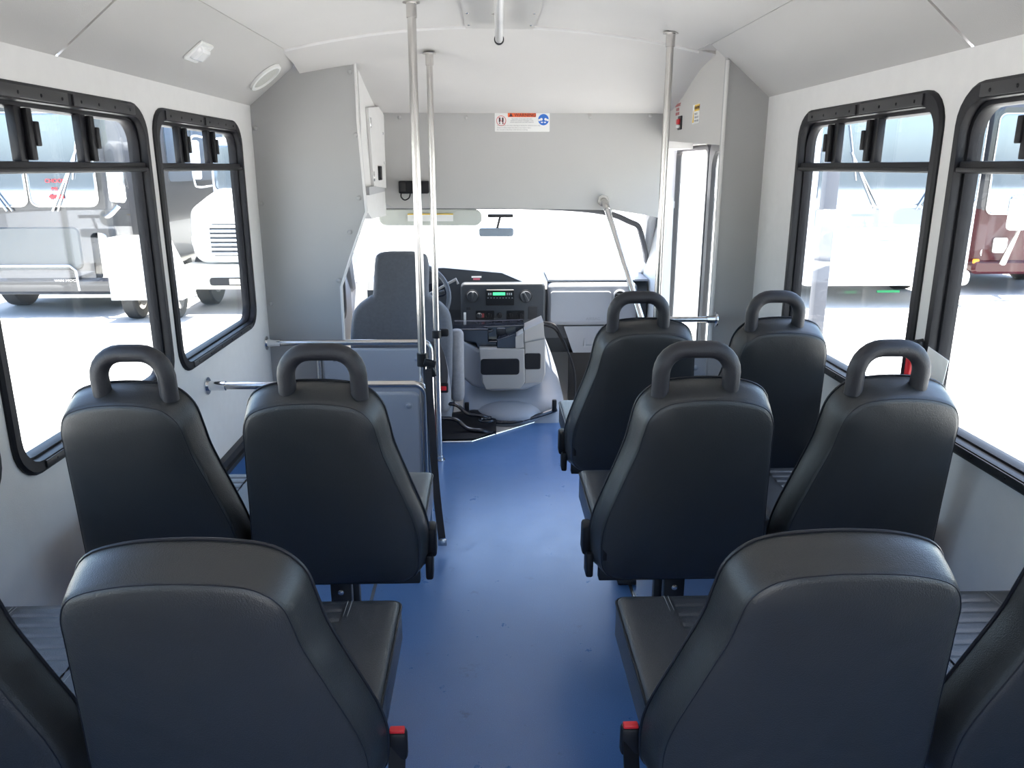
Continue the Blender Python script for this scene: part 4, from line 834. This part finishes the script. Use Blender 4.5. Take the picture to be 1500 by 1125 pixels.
def put(o, x, y, lab, first=False):
    o.location = (x, y, 0); o['label'] = lab; o['group'] = GR; return o
A = seat(1, True, True, True, False, 1); put(A, XiL, rowsY[2], 'left aisle seat with grab handle, right behind the nearer guard rail')
Bq = seat(1, True, False, False, False, 2, False, 0.91); put(Bq, XoL, rowsY[2], 'left window seat with grab handle, partly under the second left window')
Cq = seat(1, False, True, True, False, 3, True, 1.06); put(Cq, XiL - 0.018, rowsY[3], 'large handle-less seat back in the left foreground, beside the aisle')
Dq = seat(1, False, False, False, False, 4, True); put(Dq, -0.665, rowsY[3], 'handle-less seat cut off at the left edge of the foreground')
Eq = seat(-1, True, True, True, True, 5); put(Eq, XiR, rowsY[2], 'right aisle seat with grab handle, in the middle row')
Fq = seat(-1, True, False, False, False, 6, False, 0.93); put(Fq, XoR, rowsY[2], 'right window seat with grab handle, in the middle row')
G1 = copy_tree(Eq); put(G1, XiR + 0.004, rowsY[1], 'front right aisle seat with grab handle, closest to the dashboard')
G2 = copy_tree(Fq); put(G2, XoR, rowsY[1], 'front right window seat with grab handle, before the entry door partition')
Hq = seat(-1, False, True, True, False, 7, True, 1.06); put(Hq, XiR - 0.004, rowsY[3], 'large handle-less seat back in the right foreground, beside the aisle')
Iq = seat(-1, False, False, False, False, 8, True); put(Iq, 0.745, rowsY[3], 'handle-less seat cut off at the right edge of the foreground')
# emergency window release and tag on the right wall
yr_ = 2.10
t_ = thing('window_release_handle', 'red emergency release handle between the two right windows', 'handle', (XR - 0.02, yr_, 0.9))
c_ = PX(1330, 545, XR - 0.04)
g = B(); tube(g, [c_ + Vector((0, 0, 0.06)), c_ + Vector((0, 0, -0.09))], 0.010, 12); link('grip', g, M_red, t_)
g = B(); box(g, c_ + Vector((0.022, 0, -0.01)), (0.02, 0.03, 0.20), 0.004); tube(g, [c_ + Vector((0, 0, 0.06)), c_ + Vector((0, 0.0, 0.085)), c_ + Vector((0.03, 0, 0.09))], 0.005, 8); link('bracket', g, M_metalblk, t_)
c_ = PX(1370, 537, XR - 0.02); g = B(); box(g, c_, (0.002, 0.10, 0.075), 0.0005, Matrix.Rotation(0.15, 3, 'X')); tag(link('paper_tag', g, M_label), 'small white paper tag hanging at the near right window', 'tag')
# ------------------------------------------------------------------ vehicles outside
def V(px, py, Y): return PY(px, py, Y)
GZ = -0.80
def wheel(name, par, x, y, r, w, ax=(1, 0, 0)):
    g = B(); a_ = Vector((x - w / 2, y, GZ + r)); tube(g, [a_, a_ + Vector((w * 0.1, 0, 0)), a_ + Vector((w * 0.9, 0, 0)), a_ + Vector((w, 0, 0))], [r * 0.92, r, r, r * 0.92], 28)
    wl = link(name, g, M_tyre, par); g = B(); s = 1 if x > 0 else -1
    for sd in (-1, 1): disc(g, (x + sd * w / 2, y, GZ + r), (sd, 0, 0), r * 0.55, 0.02, 20, r * 0.4)
    link('rim', g, M_steel, wl)
def coach(lab, x0, x1, yf, length, paint, glass_z=(0.75, 2.45), zt=2.75, zb=-0.45, rot=0, split=True, wipers=True, sign=None, grp=None, lights=True, mirror_side=0, band=None, sidewin=True):
    cx = (x0 + x1) / 2; w = x1 - x0
    t_ = thing('coach', lab, 'coach', (cx, yf, GZ)); ORG[t_] = Vector((cx, yf, GZ))
    fn = lambda u_, v_, d: Vector((cx + u_, yf + d, v_))
    g = slab(B(), rrect(-w / 2, zb, w / 2, zt, 0.28, 8), [(0.22, 0.0), (0.08, 0.05), (0.02, 0.14), (0, 0.3), (0, length)], fn); link('body', g, paint, t_)
    gz0, gz1 = glass_z
    for s in ((-1, 1) if split else (0,)):
        a_, c_ = (-w / 2 + 0.14, w / 2 - 0.14) if s == 0 else ((-w / 2 + 0.14, -0.03) if s < 0 else (0.03, w / 2 - 0.14))
        g = slab(B(), rrect(a_, gz0, c_, gz1, 0.12, 5), [(0, 0.12), (0, -0.012), (0.02, -0.02)], fn); pn = link('windscreen', g, M_vglass, t_)
        g = ringtube(B(), [(rrect(a_ - 0.02, gz0 - 0.02, c_ + 0.02, gz1 + 0.02, 0.13, 5), 0.0), (rrect(a_ - 0.02, gz0 - 0.02, c_ + 0.02, gz1 + 0.02, 0.13, 5), -0.02), (rrect(a_, gz0, c_, gz1, 0.12, 5), -0.02), (rrect(a_, gz0, c_, gz1, 0.12, 5), 0.0)], fn); link('seal', g, M_steel, pn)
    if wipers:
        for s in (-1, 1):
            g = B(); bx_ = fn(s * 0.35, gz0 - 0.08, -0.04); tip = fn(s * (0.35 + 0.5), gz0 + 0.85, -0.05); tube(g, [bx_, tip], 0.018, 6); tube(g, [bx_ + Vector((0.08, 0, 0)), tip], 0.012, 6)
            mid = tip; tube(g, [mid + Vector((-0.12 * s, 0, -0.45)), mid + Vector((0.08 * s, 0, 0.42))], 0.012, 6); link('wiper', g, M_steel, t_)
    if lights:
        for u_ in (-0.95, -0.12, 0.10, 0.95):
            g = B(); box(g, fn(u_, zt - 0.22, 0.0), (0.11, 0.06, 0.05), 0.02); link('marker_light', g, M_amber, t_)
    g = B(); zz = gz0 - 0.55
    for s in (-1, 1):
        for k in (0, 1): disc(g, fn(s * (w / 2 - 0.25 - k * 0.22), zb + 0.38, 0.05), (0, -1, 0), 0.085, 0.04, 18)
    link('headlamps', g, M_chrome, t_)
    g = slab(B(), rrect(-w / 2 + 0.03, zb - 0.02, w / 2 - 0.03, zb + 0.24, 0.1, 5), [(0.05, -0.06), (0, 0.0), (0, 0.3)], fn); link('bumper', g, paint, t_)
    for s in (-1, 1):
        if mirror_side in (s, 2):
            g = B(); m0 = fn(s * (w / 2 - 0.1), gz0 - 0.15, 0.02); m1 = fn(s * (w / 2 + 0.22), gz0 + 0.0, -0.12); tube(g, smoothpath([m0, (m0 + m1) / 2 + Vector((0, -0.1, -0.08)), m1], 5), 0.035, 8); link('mirror_arm', g, M_steel, t_)
            g = B(); box(g, m1 + Vector((0, 0, 0.32)), (0.26, 0.14, 0.56), 0.07, seg=3); link('mirror', g, M_chrome, t_)
        wheel('wheel', t_, cx + s * (w / 2 - 0.18), yf + 2.0 if length > 4 else yf + length * 0.6, 0.48, 0.28)
    if sidewin and length > 3:
        for s in (-1, 1):
            y = yf + 0.9; fs2 = lambda u_, v_, d, s=s: Vector((cx + s * (w / 2 + d), u_, v_))
            while y + 1.4 < yf + length:
                g = slab(B(), rrect(y, gz0 + 0.35, y + 1.25, gz1 + 0.05, 0.08, 4), [(0, -0.02), (0, 0.012)], fs2); link('side_window', g, M_vglass, t_); y += 1.4
    if band: band(t_, fn, w)
    return t_
def bandA(t_, fn, w):
    g = B(); q = V(84, 265, 12.8); add(g, text_bm('CHOOSE', 0.085, (q.x, 12.76, q.z + 0.0), (1, 0, 0), (0, 0, 1), 0.004)); q = V(82, 277, 12.8); add(g, text_bm('ME', 0.08, (q.x, 12.76, q.z), (1, 0, 0), (0, 0, 1), 0.004)); link('red_lettering', g, M_red, t_)
    q = V(85, 288, 12.8); g = B(); poly(g, [(q.x - 0.12, 12.76, q.z), (q.x - 0.07, 12.76, q.z + 0.05), (q.x - 0.07, 12.76, q.z + 0.028), (q.x + 0.11, 12.76, q.z + 0.028), (q.x + 0.11, 12.76, q.z - 0.028), (q.x - 0.07, 12.76, q.z - 0.028), (q.x - 0.07, 12.76, q.z - 0.05)], (0, -0.006, 0)); link('red_arrow', g, M_red, t_)
    g = slab(B(), rrect(-w / 2 + 0.5, -0.05, w / 2 - 0.5, 0.62, 0.1, 5), [(0.0, 0.0), (0.02, -0.03)], fn); link('front_panel', g, mat('coach_grey_panel', (0.05, 0.055, 0.055), 0.4), t_)
    g = slab(B(), rrect(-w / 2 + 0.10, -0.30, -w / 2 + 0.36, 0.55, 0.1, 5), [(0, 0.05), (0.02, 0.0)], fn); add(g, slab(B(), rrect(w / 2 - 0.36, -0.30, w / 2 - 0.10, 0.55, 0.1, 5), [(0, 0.05), (0.02, 0.0)], fn)); link('lamp_cluster', g, M_steel, t_)
    g = B(); tube(g, [fn(-w / 2 + 0.3, 0.02, -0.05), fn(w / 2 - 0.7, 0.02, -0.05), fn(w / 2 - 0.62, -0.06, -0.05), fn(w / 2 - 0.6, -0.38, -0.05)], 0.022, 8); link('chrome_bar', g, M_chrome, t_)
    g = text_bm('VAN HOOL', 0.05, V(98, 411, 12.72), (1, 0, 0), (0, 0, 1), 0.004, sx=1.5); link('badge', g, M_steel, t_)
xa_, xb3 = V(-70, 300, 12.8).x, V(158, 300, 12.8).x
coach('black coach with red lettering on its split windscreen, seen through the second left window', xa_, xb3, 12.8, 1.9, M_bpaint, zb=-0.42, mirror_side=1, band=bandA, sidewin=False, glass_z=(0.95, 2.32))
def bandB(t_, fn, w):
    g = slab(B(), rrect(w / 2 - 1.25, 1.62, w / 2 - 0.12, 1.95, 0.04, 4), [(0, 0.02), (0.0, -0.03)], fn); link('destination_sign', g, M_black, t_)
    link('sign_number', text_bm('2007', 0.24, fn(w / 2 - 0.58, 1.79, -0.04), (1, 0, 0), (0, 0, 1), 0.004), M_label, t_)
xr_ = V(224, 300, 15.2).x
coach('dark coach with number 2007 on its front, parked behind the black coach', xr_ - 2.55, xr_, 15.2, 11.5, M_bside, glass_z=(0.9, 2.5), zt=2.95, zb=-0.45, band=bandB, wipers=False, lights=False, split=False)
# white truck
tx = V(262, 400, 13.2).x + 1.1
t_ = thing('truck', 'white bonneted truck with slatted grille outside the foremost left window', 'truck', (tx, 13.2, GZ))
ft = lambda u_, v_, d: Vector((tx + u_, 13.2 + d, v_))
g = B(); secs = [(0.0, 0.62, 0.02, 0.62), (0.12, 0.86, -0.02, 0.80), (0.5, 1.0, -0.05, 0.95), (1.2, 1.03, -0.05, 1.08), (1.75, 1.03, -0.05, 1.18)]; rg = []
for d_, hw, z0, z1 in secs:
    o = rrect(-hw, z0, hw, z1, 0.26, 6); rg.append([g.verts.new(ft(p.x, p.y, d_)) for p in o])
for r1, r2 in zip(rg, rg[1:]):
    n = len(r1)
    for i in range(n): g.faces.new((r1[i], r1[(i + 1) % n], r2[(i + 1) % n], r2[i]))
g.faces.new(rg[0][::-1]); g.faces.new(rg[-1]); link('bonnet', g, M_wpaint, t_, 0.9)
g = slab(B(), rrect(-1.02, 0.1, 1.02, 2.05, 0.2, 6), [(0.05, 1.7), (0.0, 1.85), (0, 3.6)], ft); cb = link('cab', g, M_wpaint, t_)
g = slab(B(), rrect(-0.92, 1.12, 0.92, 1.90, 0.1, 5), [(0, 1.8), (0, 1.67), (0.02, 1.66)], ft); link('windscreen', g, M_vglass, cb)
g = slab(B(), rrect(-1.2, 0.3, 1.2, 3.0, 0.08, 4), [(0, 3.9), (0, 9.5)], ft); link('cargo_body', g, M_wpaint, t_)
g = slab(B(), rrect(-0.52, 0.12, 0.52, 0.64, 0.06, 4), [(0, 0.05), (0, -0.02)], ft); gr = link('grille', g, M_dashd, t_)
for k in range(7):
    g = B(); box(g, ft(0, 0.16 + k * 0.073, -0.035), (1.02, 0.04, 0.040), 0.01); link('grille_bar', g, M_wpaint, gr)
g = slab(B(), rrect(-1.06, -0.42, 1.06, -0.02, 0.10, 5), [(0.1, -0.30), (0.02, -0.24), (0, -0.1), (0, 0.35)], ft); bm_ = link('bumper', g, mat('bumper_cream', (0.62, 0.60, 0.54), 0.4), t_)
g = slab(B(), rrect(-0.50, -0.33, 0.50, -0.20, 0.05, 5), [(0, -0.2), (0, -0.31)], ft); link('bumper_opening', g, M_black, bm_)
g = B(); box(g, ft(0, -0.265, -0.315), (0.36, 0.01, 0.09)); link('number_plate', g, M_steel, bm_)
for s in (-1, 1):
    g = slab(B(), rrect(s * 0.74 - 0.14, 0.22, s * 0.74 + 0.14, 0.5, 0.1, 5), [(0, 0.3), (0.03, 0.05)], ft); link('headlamp', g, M_lens, t_)
    wheel('wheel', t_, tx + s * 0.86, 13.2 + 0.75, 0.46, 0.27)
    g = B(); tube(g, smoothpath([ft(s * 1.05, 1.2, 1.9), ft(s * 1.22, 1.18, 1.7), ft(s * 1.26, 1.3, 1.6), ft(s * 1.26, 2.0, 1.6), ft(s * 1.1, 2.05, 1.8)], 5), 0.018, 8); ma = link('mirror_arm', g, M_wpaint, t_)
    g = B(); box(g, ft(s * 1.2, 1.78, 1.6), (0.17, 0.1, 0.42), 0.04); box(g, ft(s * 1.2, 1.42, 1.6), (0.17, 0.1, 0.2), 0.04); link('mirror', g, M_wpaint, ma)
# small white vehicle nose beside the dark coach
wx = V(226, 360, 12.2).x
t_ = thing('van', 'white van nose showing low between the black coach and the truck', 'van', (wx - .9, 12.2, GZ))
g = B(); poly(g, [(wx - 0.75, 12.2, -0.45), (wx + 0.33, 12.2, -0.45), (wx + 0.36, 12.2, -0.35), (wx + 0.05, 12.2, 0.42), (wx - 0.1, 12.2, 0.50), (wx - 0.70, 12.2, 0.5), (wx - 0.75, 12.2, 0.3)], (0, 0.55, 0)); 
bpy_dummy = None
link('bonnet', g, M_wpaint, t_); 
for xx in (wx + 0.05, wx - 0.55): wheel('wheel', t_, xx, 12.6, 0.33, 0.2)
# right side: white coach, maroon coach
xa_, xb3 = V(1172, 400, 13.3).x, V(1424, 400, 13.3).x
def bandC(t_, fn, w):
    q = V(1300, 358, 13.3); g = B(); box(g, (q.x, 13.26, q.z), (0.42, 0.02, 0.14), 0.01); link('maker_plate', g, M_steel, t_)
    g = slab(B(), rrect(-w / 2 + 0.16, 0.55, w / 2 - 0.16, 0.86, 0.05, 5), [(0, 0.02), (0.0, -0.02)], fn); link('lower_band', g, mat('grey_trim_band', (0.22, 0.24, 0.28), 0.4), t_)
    q = V(1305, 427, 13.6); g = B(); box(g, (q.x, 13.7, -0.60), (0.4, 0.04, 0.04)); link('green_strip', g, mat('green_plastic', (0.02, 0.35, 0.12), 0.5), t_)
coach('large white coach facing the bus outside the foremost right window', xa_, xb3, 13.3, 3.4, M_wpaint, zb=-0.42, glass_z=(0.92, 2.7), zt=3.0, band=bandC, lights=False, split=False)
xa_ = V(1430, 330, 14.6).x
def bandD(t_, fn, w):
    g = slab(B(), rrect(-w / 2 + 0.35, -0.02, -w / 2 + 0.62, 0.26, 0.04, 4), [(0, 0.05), (0, -0.04)], fn); link('fog_lamp', g, M_steel, t_)
    g = B(); box(g, fn(-w / 2 + 0.1, -0.18, 0.0), (0.12, 0.05, 0.09), 0.02); box(g, fn(-w / 2 + 1.25, -0.18, -0.07), (0.14, 0.05, 0.09), 0.02); link('indicator', g, M_amber, t_)
    g = slab(B(), rrect(-w / 2 - 0.012, 0.62, w / 2 + 0.012, 2.765, 0.26, 6), [(0.2, -0.012), (0.07, 0.04), (0.01, 0.14), (0, 0.3), (0, 8.9)], fn); link('black_cladding', g, M_bpaint, t_)
coach('maroon coach with chrome mirror outside the near right window', xa_, xa_ + 2.6, 14.6, 9.0, M_rpaint, zb=-0.40, glass_z=(0.70, 2.45), zt=2.75, band=bandD, mirror_side=0, wipers=False, lights=False, split=False)
q = V(1494, 312, 13.9); t_ = thing('wing_mirror', 'tall chrome mirror on a slanting arm before the maroon coach', 'mirror', q)
g = B(); box(g, q, (0.42, 0.16, 0.62), 0.09, seg=3); link('housing', g, M_chrome, t_); g = B(); tube(g, [q + Vector((0.1, 0.1, -0.3)), V(1468, 385, 14.45)], [0.03, 0.07], 10); link('arm', g, M_steel, t_)
t_ = thing('reflection_post', 'slim grey upright standing in for a reflection in the foremost right window', 'post', (3.7, 8.0, GZ))  # added upright in place of a reflection on the window glass
a = PY(1224, 200, 7.4); c_ = PY(1206, 520, 7.4)
M_refl_post = mat('grey_reflection_post', (0.10, 0.10, 0.115), 0.5)
g = bx((a.x - 0.06, 7.35, GZ), (a.x + 0.06, 7.47, 1.88), 0.01); link('shaft', g, M_refl_post, t_)
g = bx((a.x - 0.12, 7.25, GZ), (a.x + 0.12, 7.57, GZ + 0.03), 0.01); link('base_plate', g, M_refl_post, t_)
# ------------------------------------------------------------------ sky portals at the openings (sampling only)
portal('portal', (XL - 0.06, 1.83, 1.27), 4.1, 0.95, (1, 0, 0)); portal('portal', (XR + 0.07, 1.58, 1.28), 3.1, 0.9, (-1, 0, 0)); portal('portal', (0.04, -0.87, 1.08), 0.92, 1.32, (0, 1, 0))
